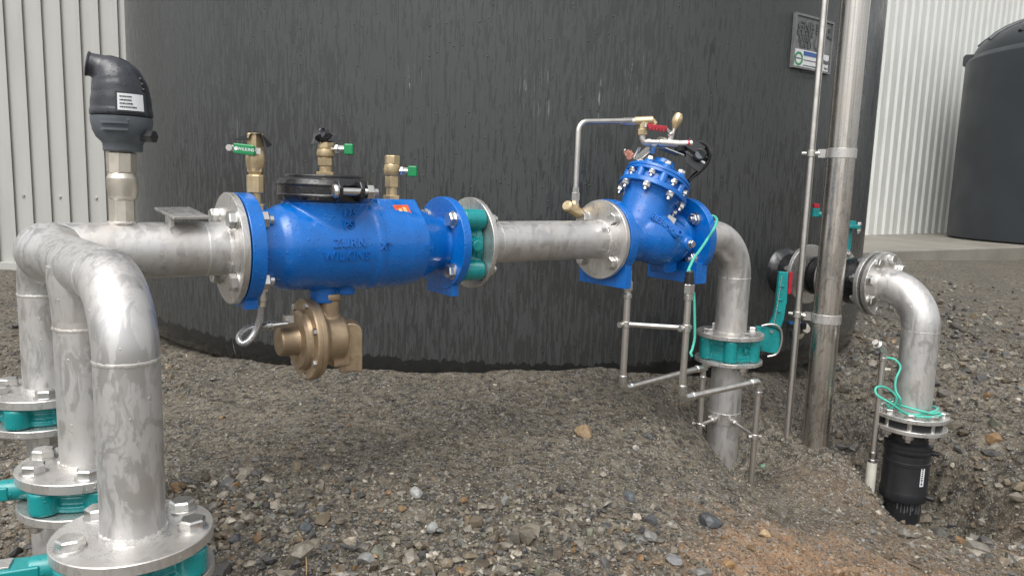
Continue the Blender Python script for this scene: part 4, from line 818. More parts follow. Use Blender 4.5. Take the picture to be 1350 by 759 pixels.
# diagonal belly that carries the raised name
be = (E1*.86-E3*.50+E2*.25).normalized(); m.sphere(PA(sq+.052, .030, .004), .078, 36, (1, 1, 1.25), be); m.sphere(PA(c1-.062, .012, -.008), .072, 32)
m.cyl(PA(c1-.05, .055, -.012), PA(c1-.05, .090, -.012), .022, n=24); m.cyl(PA(c0+.04, .040, -.012), PA(c0+.04, .074, -.020), .021, n=24); m.box(PA(c1-.075, .01, -.085), E1, E2, E3, .03, .03, .02)
VB = m.build('valve_body', MT['blue'], CV, remesh=.0026, smooths=14)
m = MB(); m.disc(PA(c0), E1, RF+.002, .030, 80); foot(m, c0+.002, .026, .095, .133, -.05); fa = m.build('inlet_flange', MT['blue'], CV, bevel=.002)
m = MB(); m.disc(PA(c1), E1, .127, .028, 80); foot(m, c1-.026, .05, .100, .135, -.07); fb = m.build('outlet_flange', MT['blue'], CV, bevel=.002); bolts4(fb, PA(c1), -E1, PCR, 'nut', name='nut')
bolt(VB, PA(c1-.05, .090, -.012), E2, 'mid'); bolt(VB, PA(c0+.04, .074, -.020), E2, 'mid'); bolt(fa, PA(c0+.06, .02, -.105), E2, 'mid')
# bonnet discs
def bdisc(t0, t1, R, name, seg=64, par=None): m = MB(); m.lathe(lineB(t0), BA, [(0, R-.002), (.002, R), (t1-t0-.002, R), (t1-t0, R-.002)], seg); return m.build(name, MT['blue'], par or CV, smooth=30)
BL = .146; lo_ = bdisc(BL, BL+.016, .107, 'bonnet_flange')
m = MB(); m.lathe(lineB(BL+.016), BA, [(0, .088), (.028, .088)], 48)
bu, bv_, _ = frame(BA)
for i in range(8):
    a = 2*PI*i/8+.15; e = bu*math.cos(a)+bv_*math.sin(a); m.cyl(lineB(BL+.014)+e*.089, lineB(BL+.046)+e*.089, .0135, n=16)
m.build('bonnet_ring', MT['blue'], CV, smooth=30)
up_ = MB(); up_.lathe(lineB(BL+.042), BA, [(0, .099), (.002, .102), (.008, .102), (.0095, .0995), (.011, .0995), (.0125, .102), (.020, .1015), (.024, .096), (.030, .072), (.050, .050), (.058, .036), (.070, .034), (.071, .030)], 72)
for i in range(8):
    a = 2*PI*i/8+.15; e = bu*math.cos(a)+bv_*math.sin(a); up_.lathe(lineB(BL+.055)+e*.072, BA, [(0, .019), (.018, .016), (.024, .013), (.025, .012)], 18)
UC = up_.build('bonnet_cover', MT['blue'], CV, smooth=35)
for i in range(8):
    a = 2*PI*i/8+.15; e = bu*math.cos(a)+bv_*math.sin(a); bolt(UC, lineB(BL+.080)+e*.072, BA, 'mid')
    a += PI/8; e = bu*math.cos(a)+bv_*math.sin(a); bolt(lo_, lineB(BL)+e*.096, -BA, 'midnut', 'nut'); bolt(UC, lineB(BL+.042)+e*.092, -BA, 'midnut', 'nut', .85)
m = MB(); vs_, fs_ = text_geo('BERMAD', .026, .004, bold=.0006, space=1.1)
# lettering sits on the belly: project each vertex along the view-side normal
from mathutils.bvhtree import BVHTree
bvh = BVHTree.FromPolygons([v.co+CV.location for v in VB.data.vertices], [tuple(p.vertices) for p in VB.data.polygons])
def project_text(mb, vs, fs, ctr, U, Vv, h):
    N = U.cross(Vv).normalized(); out = []
    for v in vs:
        o = Vector(ctr)+U*v.x+Vv*v.y+N*.2; hit = bvh.ray_cast(o, -N); p = hit[0] if hit[0] else o-N*.2; out.append(p+N*(h if v.z > 0 else -.003))
    mb.add(out, fs)
yb_ = PA(AX(873), .085).y; cT = V(867, 305, yb_); U_ = (V(890, 306, yb_)-V(860, 291, yb_)).normalized(); U_ = (U_-E3*.12).normalized(); Nn = (E2-U_*E2.dot(U_)).normalized(); Vv_ = Nn.cross(U_).normalized()
hit = bvh.ray_cast(cT+Nn*.2, -Nn); cS_ = hit[0] if hit[0] else cT
mb_ = MB(); mb_.box(cS_-Nn*.009, U_, Vv_, Nn, .050, .017, .013); NB = mb_.build('name_boss', MT['blue'], VB, bevel=.010)
m.add([cS_+U_*v.x+Vv_*v.y+Nn*(.0042+(.003 if v.z > 0 else -.002)) for v in vs_], fs_); m.build('raised_lettering', MT['blue'], NB, smooth=20)
m = MB(); q_ = bvh.ray_cast(cS_+Vv_*.036+U_*.004+Nn*.2, -Nn)[0] or cS_+Vv_*.036; m.box(q_+Nn*.001, U_, (Vv_-Nn*.25), (Nn+Vv_*.25), .018, .010, .002); NP = m.build('name_plate', MT['bright'], VB, smooth=0)
# pilot circuit
yp = lineB(BL+.07).y; Qp = lambda px, py, d=0: V(px, py, yp+d); yl = PA(s4, -.02).y
ya = PA(s4+.02, -.02, .12).y
m = MB(); m.tube(arc([V(758.5, 262, ya), V(763, 160.5, ya), Qp(836, 159, -.02)], .030, 10), .0078, 16); PTB = m.build('pilot_tube', MT['tubing'], CV, smooth=60)
m = MB(); m.lathe(V(758.3, 270, ya), E3, [(0, .011), (.012, .011), (.014, .013), (.034, .013), (.036, .0105), (.050, .0105)], 6); m.lathe(Qp(817, 160.5, -.02), Qp(838, 160.5, -.02)-Qp(817, 160.5, -.02), [(0, .009), (.004, .0105), (.012, .0125), (.045, .013), (.050, .011)], 18); m.build('tube_nut', MT['bright'], PTB, smooth=25)
m = MB(); a_ = V(747, 271, ya-.02); b_ = V(768, 284, ya+.04); m.cyl(a_, b_, .0165, n=28, ch=.002); m.lathe(a_-(b_-a_).normalized()*.003, b_-a_, [(0, .013), (.002, .0145), (.004, .0145)], 24); m.cyl(V(758, 276, ya), V(758, 269, ya), .013, n=8); m.cyl(b_, PA(c0+.01, 0, .08), .012, n=12); m.build('strainer', MT['brass2'], CV, bevel=.001)
m = MB(); m.cyl(Qp(836, 160, -.02), Qp(861, 159, -.02), .0135, n=24, ch=.002); m.cyl(Qp(847.5, 159, -.02), Qp(847, 178, -.02), .0135, n=8); m.lathe(Qp(846.7, 170, -.02), Qp(847, 178, -.02)-Qp(847, 170, -.02), [(0, .0135), (.002, .0155), (.018, .0155), (.019, .014)], 6); m.cyl(Qp(858, 158, -.02), Qp(864, 165, -.02), .010, n=12, ch=.002); m.build('brass_tee', MT['brass2'], CV, smooth=25, bevel=.0008)
m = MB(); m.tube(arc([Qp(846.5, 177, -.02), Qp(846.5, 187.5, -.02), Qp(872, 188, -.02)], .012, 6), .0098, 16); m.cyl(Qp(853, 187.5, -.02), Qp(857, 187.5, -.02), .0118, n=16); m.cyl(Qp(868, 188, -.02), Qp(895, 190, -.02), .0125, n=24, ch=.002); m.lathe(Qp(870, 187, -.02), E1, [(0, .0165), (.018, .0165)], 8); m.cyl(Qp(862, 190, -.02), Qp(860, 200, .0), .0105, n=8); m.cyl(Qp(884, 188, -.02), Qp(884, 177, -.02), .008, n=10); m.cyl(Qp(891, 190, -.02), Qp(913, 189.5, -.02), .0115, n=20, ch=.003); m.cyl(Qp(884, 187, -.02), Qp(889, 169, -.02), .0055, n=10); m.sphere(Qp(884, 177, -.02), .0095, 12); m.build('pilot_manifold', MT['tubing'], CV, smooth=30)
m = MB(); m.cyl(Qp(906, 189.7, -.02), Qp(908.6, 189.6, -.02), .0126, n=20); m.build('red_band', MT['red'], CV)
m = MB(); U1 = (Qp(880, 169, -.03)-Qp(853, 166, -.03)).normalized(); m.box(Qp(866.5, 167.5, -.03), U1, E3, U1.cross(E3).normalized(), .030, .0055, .0045)
for i_ in range(5): m.cyl(Qp(857+i_*4.5, 170+i_*.6, -.036), Qp(857+i_*4.5, 170+i_*.6, -.024), .0042, n=10)
LV = m.build('ball_valve_lever', MT['red'], CV, bevel=.0015); m = MB(); m.tube([Qp(879, 169, -.03), Qp(882, 173, -.028), Qp(885, 175, -.025)], .003, 8); m.cyl(Qp(851.5, 163, -.03), Qp(851, 168, -.03), .0055, n=10); m.build('lever_strap', MT['bright'], LV)
m = MB(); a_ = Qp(889, 170, -.02); d_ = (Qp(895, 151, -.02)-a_); m.lathe(a_, d_, [(0, .0065), (.002, .007), (.018, .0145), (.028, .0155), (.036, .0145), (.046, .010), (.048, .008)], 10); m.build('bleed_knob', MT['brass2'], CV, smooth=20, bevel=.0008)
# sensor with bracket
m = MB(); U2 = (Qp(928, 224, 0)-Qp(902, 207, 0)).normalized(); N2 = U2.cross(E2).normalized(); N2 = N2 if N2.z > 0 else -N2; W2 = U2.cross(N2).normalized()
m.box(Qp(917, 205, .01), U2, W2, N2, .030, .028, .003); m.prism([(-.034, -.002), (.034, -.002), (.030, -.036), (-.018, -.034)], Qp(917, 208, -.018), U2, N2, W2, .003) ; m.build('sensor_bracket', MT['dull'], CV, bevel=.001)
m = MB(); m.box(Qp(916, 207, -.019), U2, W2, N2, .036, .003, .0035); m.box(Qp(884, 200, -.015), (Qp(902, 207)-Qp(866, 193)).normalized(), E2, E3, .030, .018, .0018) ; m.box(Qp(849, 202, .01), (Qp(856, 193)-Qp(840, 207)).normalized(), E2, E3, .026, .018, .0018); m.lathe(Qp(913, 213.5, -.024), -W2, [(0, .006), (.002, .006)], 16); m.build('bracket_plate', MT['bright'], CV, bevel=.0006, split=.001)
m = MB(); m.cyl(Qp(925, 203, .03), Qp(922, 204, -.034), .019, n=28, ch=.002); m.box(Qp(912, 197, -.004), U2, W2, N2, .028, .026, .018); m.box(Qp(898, 195.5, -.02), E1, E2, E3, .016, .012, .008); SN = m.build('flow_sensor', MT['dull'], CV, bevel=.002)
m = MB(); cc_ = Qp(922, 204, -.0355); m.lathe(cc_, -W2, [(0, .0125), (.003, .0125), (.0035, .009), (.0005, .008)], 28); m.build('sensor_eye', MT['grey'], SN)
m = MB(); m.tube(spline([Qp(912, 188.5, -.01), Qp(922, 188, 0), Qp(931, 193, .01), Qp(935, 202, .012), Qp(933, 213, .014), Qp(924, 224, .015), Qp(914, 232, .01), Qp(907, 239, .0)], 8), .0075, 12); m.build('signal_cable', MT['bag'], CV, smooth=60)
m = MB(); rnd = random.Random(3); ct = Qp(829, 203, .0)
flap(m, [(Qp(822, 200, 0), Qp(829, 197, .004), Qp(836, 203, 0), Qp(827, 210, -.004)), (Qp(825, 205, -.006), Qp(833, 198, .0), Qp(837, 207, .004), Qp(829, 211, -.002))], .001); m.build('paper_tag', MT['tagp'], CV, smooth=0)
m = MB(); m.tube([Qp(836, 208), Qp(840, 200), Qp(843, 194, -.005)], .0045, 8); m.cyl(Qp(823, 199), Qp(825, 197), .003); m.build('tag_clip', MT['bright'], CV)
m = MB(); e = -E2*.1; aa = math.radians(250); m.cyl(lineB(BL+.028)+(V(837, 222, yp-.09)-lineB(BL+.028)).normalized()*.080, lineB(BL+.028)+(V(837, 222, yp-.09)-lineB(BL+.028)).normalized()*.097, .0085, n=8); m.build('port_plug', MT['brass2'], CV, bevel=.001)
# ---- outlet bend pipe
OB = thing('outlet_bend', PA(S[972], 0, -.3), 'stainless steel elbow pipe turning down from the blue control valve', 'pipe')
se = S[972]; ctop = PA(se); zw = V(965, 437, ctop.y).z
m = MB(); m.tube(arc([PA(c2), PA(se), (ctop.x, ctop.y, zw-.004)], .142, 22), RP, 56); m.build('bend_pipe', MT['steel'], OB, smooth=50)
fo = flange(OB, c2+.003, .014, hole=.0); m = MB(); m.disc(PA(c2), E1, RF-.005, .003, 60); m.build('gasket', MT['dull'], OB)
m = MB(); m.disc((ctop.x, ctop.y, zw-.014), E3, RF, .014, 80); fo = m.build('flange', MT['steel2'], OB); bolts4(fo, (ctop.x, ctop.y, zw), E3, PCR, 'big', off=.35)
m = MB(); weld(m, (ctop.x, ctop.y, HZ-.142), E3, RP, .0024); weld(m, (ctop.x, ctop.y, zw+.001), E3, RP+.001, .004); m.build('weld_bead', MT['beadw'], OB, split=0)
m = MB(); p = PA(c2+.05, -.01, RP+.018); m.box(p, (E1*.98-E3*.02), E2, E3, .045, .006, .0035); m.build('stay_bar', MT['steel2'], OB, bevel=.001)
# ---- lever butterfly valve
zb0 = V(965, 471, ctop.y).z; th_ = (zw-.014)-zb0
BV, m = wafer('teal butterfly valve with upright lever and red latch under the stainless bend', (ctop.x, ctop.y, zb0), (ctop.x, ctop.y, zb0), E3, th_, .086, 6, .35, pcr=.088, lug_r=.022)
nd = Vector((.93, .36, 0)).normalized(); mid = Vector((ctop.x, ctop.y, zb0+th_/2)); m.cyl(mid+nd*.07, mid+nd*.128, .019, n=20); m.lathe(mid+E2*.082-E1*.02, E2, [(0, .011), (.006, .010)], 6); m.build('lugged_body', MT['teal'], BV, remesh=.0024, smooths=3)
yv = (mid+nd*.135).y; Lq = lambda px, py, d=0: V(px, py, yv+d); hx = (Lq(1028, 440)-Lq(1002, 434)).normalized()
pr_ = [(996, 429), (1022, 432), (1027, 438), (1027, 459), (1022, 465), (1012, 464), (996, 460)]; o_ = Lq(996, 445); ex = Vector((1, 0, 0)); poly = [((Lq(a, b)-o_).x, (Lq(a, b)-o_).z) for a, b in pr_][::-1]; m = MB(); m.prism(poly, o_+Vector((0, -.012, 0)), ex, E3, Vector((0, 1, 0)), .022); TPL = m.build('notch_plate', MT['teal'], BV, bevel=.003)
bolt(TPL, Lq(1017, 437, -.012), Vector((0, -1, 0)), 'small', scale=.9)
pr_ = [(1011, 428), (1018, 415), (1021, 399), (1021, 394), (1025, 357), (1037, 358), (1035, 398), (1034, 400), (1031, 420), (1026, 433)]; poly = [((Lq(a, b)-o_).x, (Lq(a, b)-o_).z) for a, b in pr_][::-1]
m = MB(); m.prism(poly, o_+Vector((0, -.020, 0)), ex, E3, Vector((0, 1, 0)), .018); LE = m.build('lever', MT['teal'], BV, bevel=.0025)
m = MB(); m.tube([Lq(1031, 364, -.021), Lq(1026, 395, -.021), Lq(1021, 425, -.021)], .0022, 8); m.build('latch_rod', MT['bright'], LE)
m = MB(); 
for (a, b) in ((1030.5, 377), (1028, 395), (1026, 410)): m.box(Lq(a, b, -.021), ex, E3, Vector((0, 1, 0)), .009, .0025, .004)
m.build('lever_web', MT['teal'], LE, bevel=.001, split=0)
pr_ = [(1038, 358), (1043, 358), (1041, 386), (1036, 387)]; poly = [((Lq(a, b)-o_).x, (Lq(a, b)-o_).z) for a, b in pr_][::-1]; m = MB(); m.prism(poly, o_+Vector((0, -.018, 0)), ex, E3, Vector((0, 1, 0)), .014); m.build('latch', MT['red'], LE, bevel=.0015)
m = MB(); m.tube(spline([Lq(1004, 429.5, -.02), Lq(1014, 427.5, -.022), Lq(1024, 429, -.022), Lq(1030, 437, -.02), Lq(1030, 452, -.018), Lq(1024, 466, -.015), Lq(1012, 470, -.01)], 6), .0042, 10); m.build('guard_loop', MT['tubing'], BV, smooth=60)
# ---- pipe foot in the ground
FT = thing('drop_pipe', (ctop.x, ctop.y, gz(ctop.x, ctop.y)), 'stainless steel pipe running down into the sloping soil under the teal lever valve', 'pipe')
m = MB(); fp = V(962, 600, ctop.y); m.tube([(ctop.x, ctop.y, zb0), (ctop.x, ctop.y, fp.z-.30)], RP, 56); m.build('pipe', MT['steel'], FT)
m = MB(); m.disc((ctop.x, ctop.y, zb0-.013), E3, RF, .013, 80); fo = m.build('flange', MT['steel2'], FT); bolts4(fo, (ctop.x, ctop.y, zb0-.013), -E3, PCR, 'nut', off=.35, name='nut')
zc = V(963, 548, ctop.y).z; m = MB(); m.disc((ctop.x, ctop.y, zc-.021), E3, RP+.0025, .042, 56); CL_ = m.build('pipe_clamp', MT['steel2'], FT)
def P2(x, y, px, py): return Vector((x, y, V(px, py, y).z))
# ---- thin drain lines
def clampring(mb, c, r, h=.018): mb.cyl(Vector(c)-E3*h/2, Vector(c)+E3*h/2, r, n=18, ch=.0015)
def fit(mb, p, d, r=.0125, L=.012): mb.cyl(Vector(p)-Vector(d).normalized()*L/2, Vector(p)+Vector(d).normalized()*L/2, r, n=18, ch=.002)
ptop = PA(c0+.020, .055, -.133); ya_ = V(828, 380, ptop.y)
top1 = V(828, 356, ptop.y); bt1 = V(820.5, 512, ptop.y); X1, Y1 = bt1.x, bt1.y; Z1 = bt1.z; e1_ = V(927, 490, Y1+.30); e1_.z = Z1
DL = thing('drain_tube', (X1, Y1, Z1), 'thin stainless tube from the control valve inlet, left one of the two bent tubes', 'tube'); RT = .0098
g1 = gz(e1_.x, e1_.y); m = MB(); m.tube(arc([(X1, Y1, top1.z), (X1, Y1, Z1), e1_, (e1_.x, e1_.y, g1-.12)], .022, 8), RT, 20); m.build('tube_run', MT['tubing'], DL, smooth=60)
m = MB(); fit(m, (X1, Y1, Z1+.035), E3); fit(m, Vector((X1, Y1, Z1)).lerp(e1_, .09), e1_-Vector((X1, Y1, Z1))); fit(m, Vector((X1, Y1, Z1)).lerp(e1_, .91), e1_-Vector((X1, Y1, Z1))); fit(m, e1_-E3*.035, E3); m.tube(arc([(X1, Y1, Z1+.03), (X1, Y1, Z1), Vector((X1, Y1, Z1)).lerp(e1_, .08)], .02, 6), RT+.002, 18)
zn = V(827, 374, Y1).z; m.lathe((X1, Y1, zn-.02), E3, [(0, .012), (.002, .0145), (.026, .0145), (.028, .012)], 6); fit(m, (X1, Y1, zn-.035), E3, .013, .014); fit(m, (X1, Y1, zn+.020), E3, .009, .03); m.build('tube_fitting', MT['bright'], DL, smooth=30, split=.002)
b2 = V(898.5, 525, Y1-.03); X2, Y2, Z2 = b2.x, b2.y, b2.z; e2p = V(1000, 512, Y2+.23); e2p.z = Z2
DL2 = thing('conduit_tube', (X2, Y2, Z2), 'thin stainless conduit with black gland on top, bending in front of the drop pipe', 'tube')
g2 = gz(e2p.x, e2p.y); zt2_ = V(904, 385, Y2).z; m = MB(); m.tube(arc([(X2, Y2, zt2_), (X2, Y2, Z2), e2p, (e2p.x, e2p.y, g2-.1)], .022, 8), RT, 20); m.build('tube_run', MT['tubing'], DL2, smooth=60)
m = MB(); S2 = Vector((X2, Y2, Z2)); fit(m, S2+E3*.035, E3, .0135); fit(m, S2.lerp(e2p, .13), e2p-S2, .0135); fit(m, S2.lerp(e2p, .89), e2p-S2, .0135); fit(m, e2p-E3*.038, E3, .0135); m.tube(arc([S2+E3*.035, S2, S2.lerp(e2p, .13)], .02, 6), RT+.0022, 18); m.tube(arc([S2.lerp(e2p, .89), e2p, e2p-E3*.038], .02, 6), RT+.0022, 18)
m.lathe((X2, Y2, zt2_-.004), E3, [(0, .0145), (.002, .0165), (.026, .0165), (.028, .0145)], 6); fit(m, (X2, Y2, zt2_-.014), E3, .0135, .018); m.build('tube_fitting', MT['bright'], DL2, smooth=30, split=.002)
m = MB(); m.lathe((X2, Y2, zt2_+.024), E3, [(0, .0145), (.018, .0145), (.019, .012), (.034, .0115), (.038, .008)], 12); m.build('cable_gland', MT['dull'], DL2, smooth=25)
# cross bar between them
m = MB(); ca_ = P2(X1, Y1, 823, 427); cb_ = P2(X2, Y2, 901, 441); cb_.z = ca_.z; m.cyl(ca_, cb_, .0078, n=16); clampring(m, ca_, .0128); clampring(m, cb_, .0128, .022)
for q_ in (ca_, cb_): m.cyl(q_-E1*.024, q_+E1*.020, .006, n=10); m.lathe(q_-E1*.028, E1, [(0, .009), (.006, .009)], 6)
m.build('cross_bar', MT['tubing'], DL)
# arms from the pipe clamp to the tubes
m = MB(); cc = Vector((ctop.x, ctop.y, zc))
for (ex_, ey_) in ((e1_.x, e1_.y), (e2p.x, e2p.y)):
    q_ = Vector((ex_, ey_, zc)); d_ = (q_-cc).normalized(); m.cyl(cc+d_*RP, q_-d_*.004, .0068, n=14); m.cyl(cc+d_*(RP+.01), cc+d_*(RP+.035), .0105, n=16, ch=.002); clampring(m, q_, .0128); m.cyl(q_-d_.cross(E3)*.022, q_+d_.cross(E3)*.022, .0055, n=10); m.lathe(q_+d_.cross(E3)*.018, d_.cross(E3), [(0, .0085), (.006, .0085)], 6)
q_ = cc-Vector((.75, .66, 0)).normalized()*(RP+.006); m.cyl(q_+E1*.02, q_-E1*.025, .006, n=10); m.lathe(cc+Vector((-.90, -.43, 0))*(RP+.016), Vector((-.9, -.43, 0)), [(-.012, .011), (.006, .011)], 6); m.build('clamp_arm', MT['tubing'], CL_, split=.0)
# teal cord of the sensor
CD = thing('signal_cord', PA(c2, .1, 0), 'turquoise cord looping from behind the control valve flange into the black gland', 'cord')
m = MB(); yc_ = PA(c2, .12).y; k_ = lambda px, py, d=0: V(px, py, d); gl = Vector((X2, Y2, zt2_+.06))
m.tube(spline([PA(c2+.012, .05, .100), V(936, 283.5, PA(c2, .08).y), V(942, 285.5, PA(c2, .09).y), V(945, 291, PA(c2, .11).y-.02), V(941, 302, PA(c2, .12).y-.05), V(932, 316, 2.22), V(924, 328, 2.18), V(914, 342, 2.13), V(907, 358, gl.y), gl+E3*.0, gl-E3*.02], 9), .0042, 12); m.build('cord', MT['cord'], CD, smooth=60)
m = MB(); m.tube(spline([Vector((X2+.016, Y2+.004, zt2_)), Vector((X2+.022, Y2+.004, zt2_-.06)), Vector((X2+.027, Y2+.004, zt2_-.13)), Vector((X2+.02, Y2-.004, zt2_-.165)), Vector((X2+.014, Y2-.014, zt2_-.172)), Vector((X2+.018, Y2-.016, zt2_-.182))], 8), .0038, 10); m.build('cord_tail', MT['cord'], CD, smooth=60)
# ---- tall post and thin conduit
xp, yp_ = V(1075, 575, 2.50).x, 2.50; TPp = thing('tall_post', (xp, yp_, gz(xp, yp_)), 'tall brushed stainless steel round post, thickest upright, rising out of the slope', 'post')
m = MB(); m.tube([(xp, yp_, gz(xp, yp_)-.3), (xp, yp_, 3.1)], .0450, 64); m.build('post_tube', MT['pole'], TPp)
xq, yq2 = V(1044, 500, 2.56).x, 2.56; ZQ = V(1042, 524, yq2).z; TQ = thing('thin_conduit', (xq, yq2, ZQ), 'slim stainless conduit clipped alongside the tall round post', 'tube'); m = MB(); m.tube([(xq, yq2, gz(xq, yq2)-.1), (xq, yq2, 3.1)], .0115, 24); m.build('conduit_tube', MT['tubing'], TQ)
for (px_, py_) in ((1092, 202), (1080, 419)):
    zc_ = V(px_, py_, yp_).z; m = MB(); m.disc((xp, yp_, zc_-.016), E3, .0478, .032, 56); KC = m.build('post_clamp', MT['steel2'], TPp); m = MB(); a_ = Vector((xp, yp_, zc_)); b_ = Vector((xq, yq2, zc_)); d_ = (b_-a_).normalized(); m.box(a_+d_*.060, d_, d_.cross(E3), E3, .012, .010, .014); m.cyl(a_+d_*.06, b_, .0075, n=14); m.lathe(a_+d_*.066, d_, [(0, .013), (.008, .013)], 6); clampring(m, b_, .0165, .022); m.cyl(b_, b_+d_*.032, .0075, n=12, ch=.002); m.build('clamp_arm', MT['tubing'], KC)
# ================================================================ FAR TANK OUTLET
q0 = Vector((1.085, 2.955, 0)); dd_ = Vector((.5, -.866, 0)).normalized(); zO = V(1163, 375, 2.58).z; rO = .0585; fO = .114
def Q0(t, side=0, up=0): s_ = Vector((-dd_.y, dd_.x, 0)); return Vector((q0.x, q0.y, zO))+dd_*t-s_*side+E3*up
TF = thing('tank_fitting', Q0(0, 0, 0), 'black rubber tank outlet fitting on the big tank wall, behind the slim conduit', 'pipe fitting')
m = MB(); m.lathe(Q0(-.06), dd_, [(0, .098), (.045, .098), (.065, .092), (.080, .080), (.09, .070), (.13, .068)], 56); m.build('outlet_boss', MT['black'], TF)
GV, m = wafer('teal butterfly valve with tall stem at the tank outlet, behind the tall round post', Q0(.17, 0, -.1), Q0(.15), dd_, .05, .074, 0, .3, pcr=.085, lug_r=.016); m.build('wafer_liner', MT['black'], GV)
def farflange(par, t, th, r=fO, n=8): m = MB(); m.disc(Q0(t), dd_, r, th, 72); return m.build('flange', MT['steel2'], par)
fo = farflange(TF, .112, .016); m = MB()
for i in range(8): a = 2*PI*i/8+.2; bolt(fo, Q0(.112, .093*math.cos(a), .093*math.sin(a)), -dd_, 'nut', 'nut')
RB = thing('rubber_joint', Q0(.3), 'short black rubber expansion joint between the tall post and the large right bend', 'pipe joint')
m = MB(); m.lathe(Q0(.25), dd_, [(0, .085), (.02, .080), (.035, .076), (.07, .086), (.10, .084), (.135, .074), (.15, .080)], 56); m.build('rubber_sleeve', MT['black'], RB, smooth=60)
fo = farflange(RB, .235, .018); 
for i in range(8): a = 2*PI*i/8+.2; bolt(fo, Q0(.253, .093*math.cos(a), .093*math.sin(a)), dd_, 'nut', 'nut')
fo = farflange(RB, .395, .016)
for i in range(8): a = 2*PI*i/8+.2; bolt(fo, Q0(.395, .093*math.cos(a), .093*math.sin(a)), -dd_, 'nut', 'nut')
m = MB(); m.disc(Q0(.411), dd_, fO-.016, .012, 48); m.build('gasket', MT['black'], RB)
BP_ = thing('bent_pipe', Q0(.58, 0, -.3), 'large stainless steel bend at the far right, running from rubber joint down to black coupling', 'pipe')
fo = farflange(BP_, .424, .018)
for i in range(8): a = 2*PI*i/8+.2; bolt(fo, Q0(.442, .093*math.cos(a), .093*math.sin(a)), dd_)
tE = .585; pE = Q0(tE); zl0 = V(1222, 543, pE.y).z
m = MB(); m.tube(arc([Q0(.43), pE, (pE.x, pE.y, zl0-.004)], .135, 22), rO, 56); m.build('bend', MT['steel'], BP_, smooth=50)
m = MB(); weld(m, Q0(.444), dd_, rO+.001, .004); weld(m, (pE.x, pE.y, zO-.135), E3, rO, .0016); weld(m, (pE.x, pE.y, zl0+.001), E3, rO+.001, .004); m.build('weld_bead', MT['beadw'], BP_, split=0)
m = MB(); m.disc((pE.x, pE.y, zl0-.014), E3, fO, .014, 80); fo = m.build('flange', MT['steel2'], BP_)
for i in range(8): a = 2*PI*i/8+.25; bolt(fo, (pE.x+.093*math.cos(a), pE.y+.093*math.sin(a), zl0), E3, 'big', scale=.95)
BC = thing('pipe_coupling', (pE.x, pE.y, zl0-.3), 'fat black plastic pipe coupling with white barcode style label standing in the pit', 'coupling')
pc = Vector((pE.x, pE.y, 0)); Zc_ = lambda py: V(1215, py, pE.y).z
m = MB(); m.disc(pc+E3*(zl0-.056), E3, fO-.002, .014, 80); fo = m.build('backing_flange', MT['steel2'], BC)
for i in range(8): a = 2*PI*i/8+.25; bolt(fo, (pE.x+.093*math.cos(a), pE.y+.093*math.sin(a), zl0-.056), -E3, 'nut', 'nut', .95)
m = MB()
for i in range(8): a = 2*PI*i/8+.25; e = Vector((math.cos(a), math.sin(a), 0)); m.cyl(pc+e*.093+E3*(zl0-.05), pc+e*.093+E3*(zl0-.012), .0085, n=10)
m.build('stud', MT['bright'], BC, split=0)
zB = Zc_(578); zD = Zc_(655); gb = gz(pE.x, pE.y)
m = MB(); m.lathe(pc+E3*(gb-.1), E3, [(0, .060), (zD-gb+.1, .060), (zD-gb+.102, .073), (zD-gb+.115, .076), (zD-gb+.135, .074), (zD-gb+.14, .0725), (zB-gb+.018, .0725), (zB-gb+.020, .0745), (zB-gb+.030, .0745), (zB-gb+.032, .0715), (zB-gb+.055, .0715), (zB-gb+.06, .075), (zB-gb+.068, .076), (zB-gb+.070, .073), (zB-gb+.078, .073), (zB-gb+.080, .076), (zB-gb+.09, .076), (zB-gb+.095, .069), (zB-gb+.1, .064), (zl0-.05-gb+.1, .064)], 56)
m.disc(pc+E3*(zl0-.043), E3, .097, .026, 56); m.build('coupling_body', MT['dull'], BC, smooth=30)
m = MB(); cy = lambda u, z, r: Vector((pE.x+r*math.sin(u), pE.y-r*math.cos(u), z))
def cslab(mb, u0, u1, z0, z1, r0, r1, n=6):
    vs = []; 
    for i in range(n+1):
        u = u0+(u1-u0)*i/n; vs += [cy(u, z0, r0), cy(u, z1, r0), cy(u, z0, r1), cy(u, z1, r1)]
    fs = [(0, 2, 3, 1), (4*n, 4*n+1, 4*n+3, 4*n+2)]
    for i in range(n): a = 4*i; b = a+4; fs += [(a+2, b+2, b+3, a+3), (a+1, a+3, b+3, b+1), (a, b, b+2, a+2)]
    mb.add(vs, fs)
u0 = -.42+.60; za, zb__ = Zc_(605), Zc_(631); cslab(m, u0, u0+.20, zb__, za, .070, .0736); lb_ = m.build('label', MT['white'], BC)
m = MB(); r = random.Random(2); z = zb__+.006
while z < za-.006: d = r.uniform(.002, .006); cslab(m, u0+.04, u0+r.uniform(.11, .13), z, z+d, .0725, .0740, 2); z += d+.003
m.build('label_print', MT['ink'], BC)
m = MB()
for z_ in (Zc_(590), Zc_(648)): e = Vector((.75, -.66, 0)); m.cyl(pc+E3*z_+e*.07, pc+E3*z_+e*.098, .009, n=12, ch=.002)
m.build('terminal_pin', MT['dull'], BC, split=0)
MT['whitep2'] = plain('scuffed_pale_film', (.13, .135, .14), .5, 0, 60, .5, .2); m = MB(); r = random.Random(9)
for i in range(9): u = -.75+i*.17+r.uniform(-.05, .05); cslab(m, u, u+r.uniform(.05, .1), zD-.012-r.uniform(.01, .035), zD-.004, .059, .0606, 2)
m.build('scuff', MT['whitep2'], BC, split=.03)
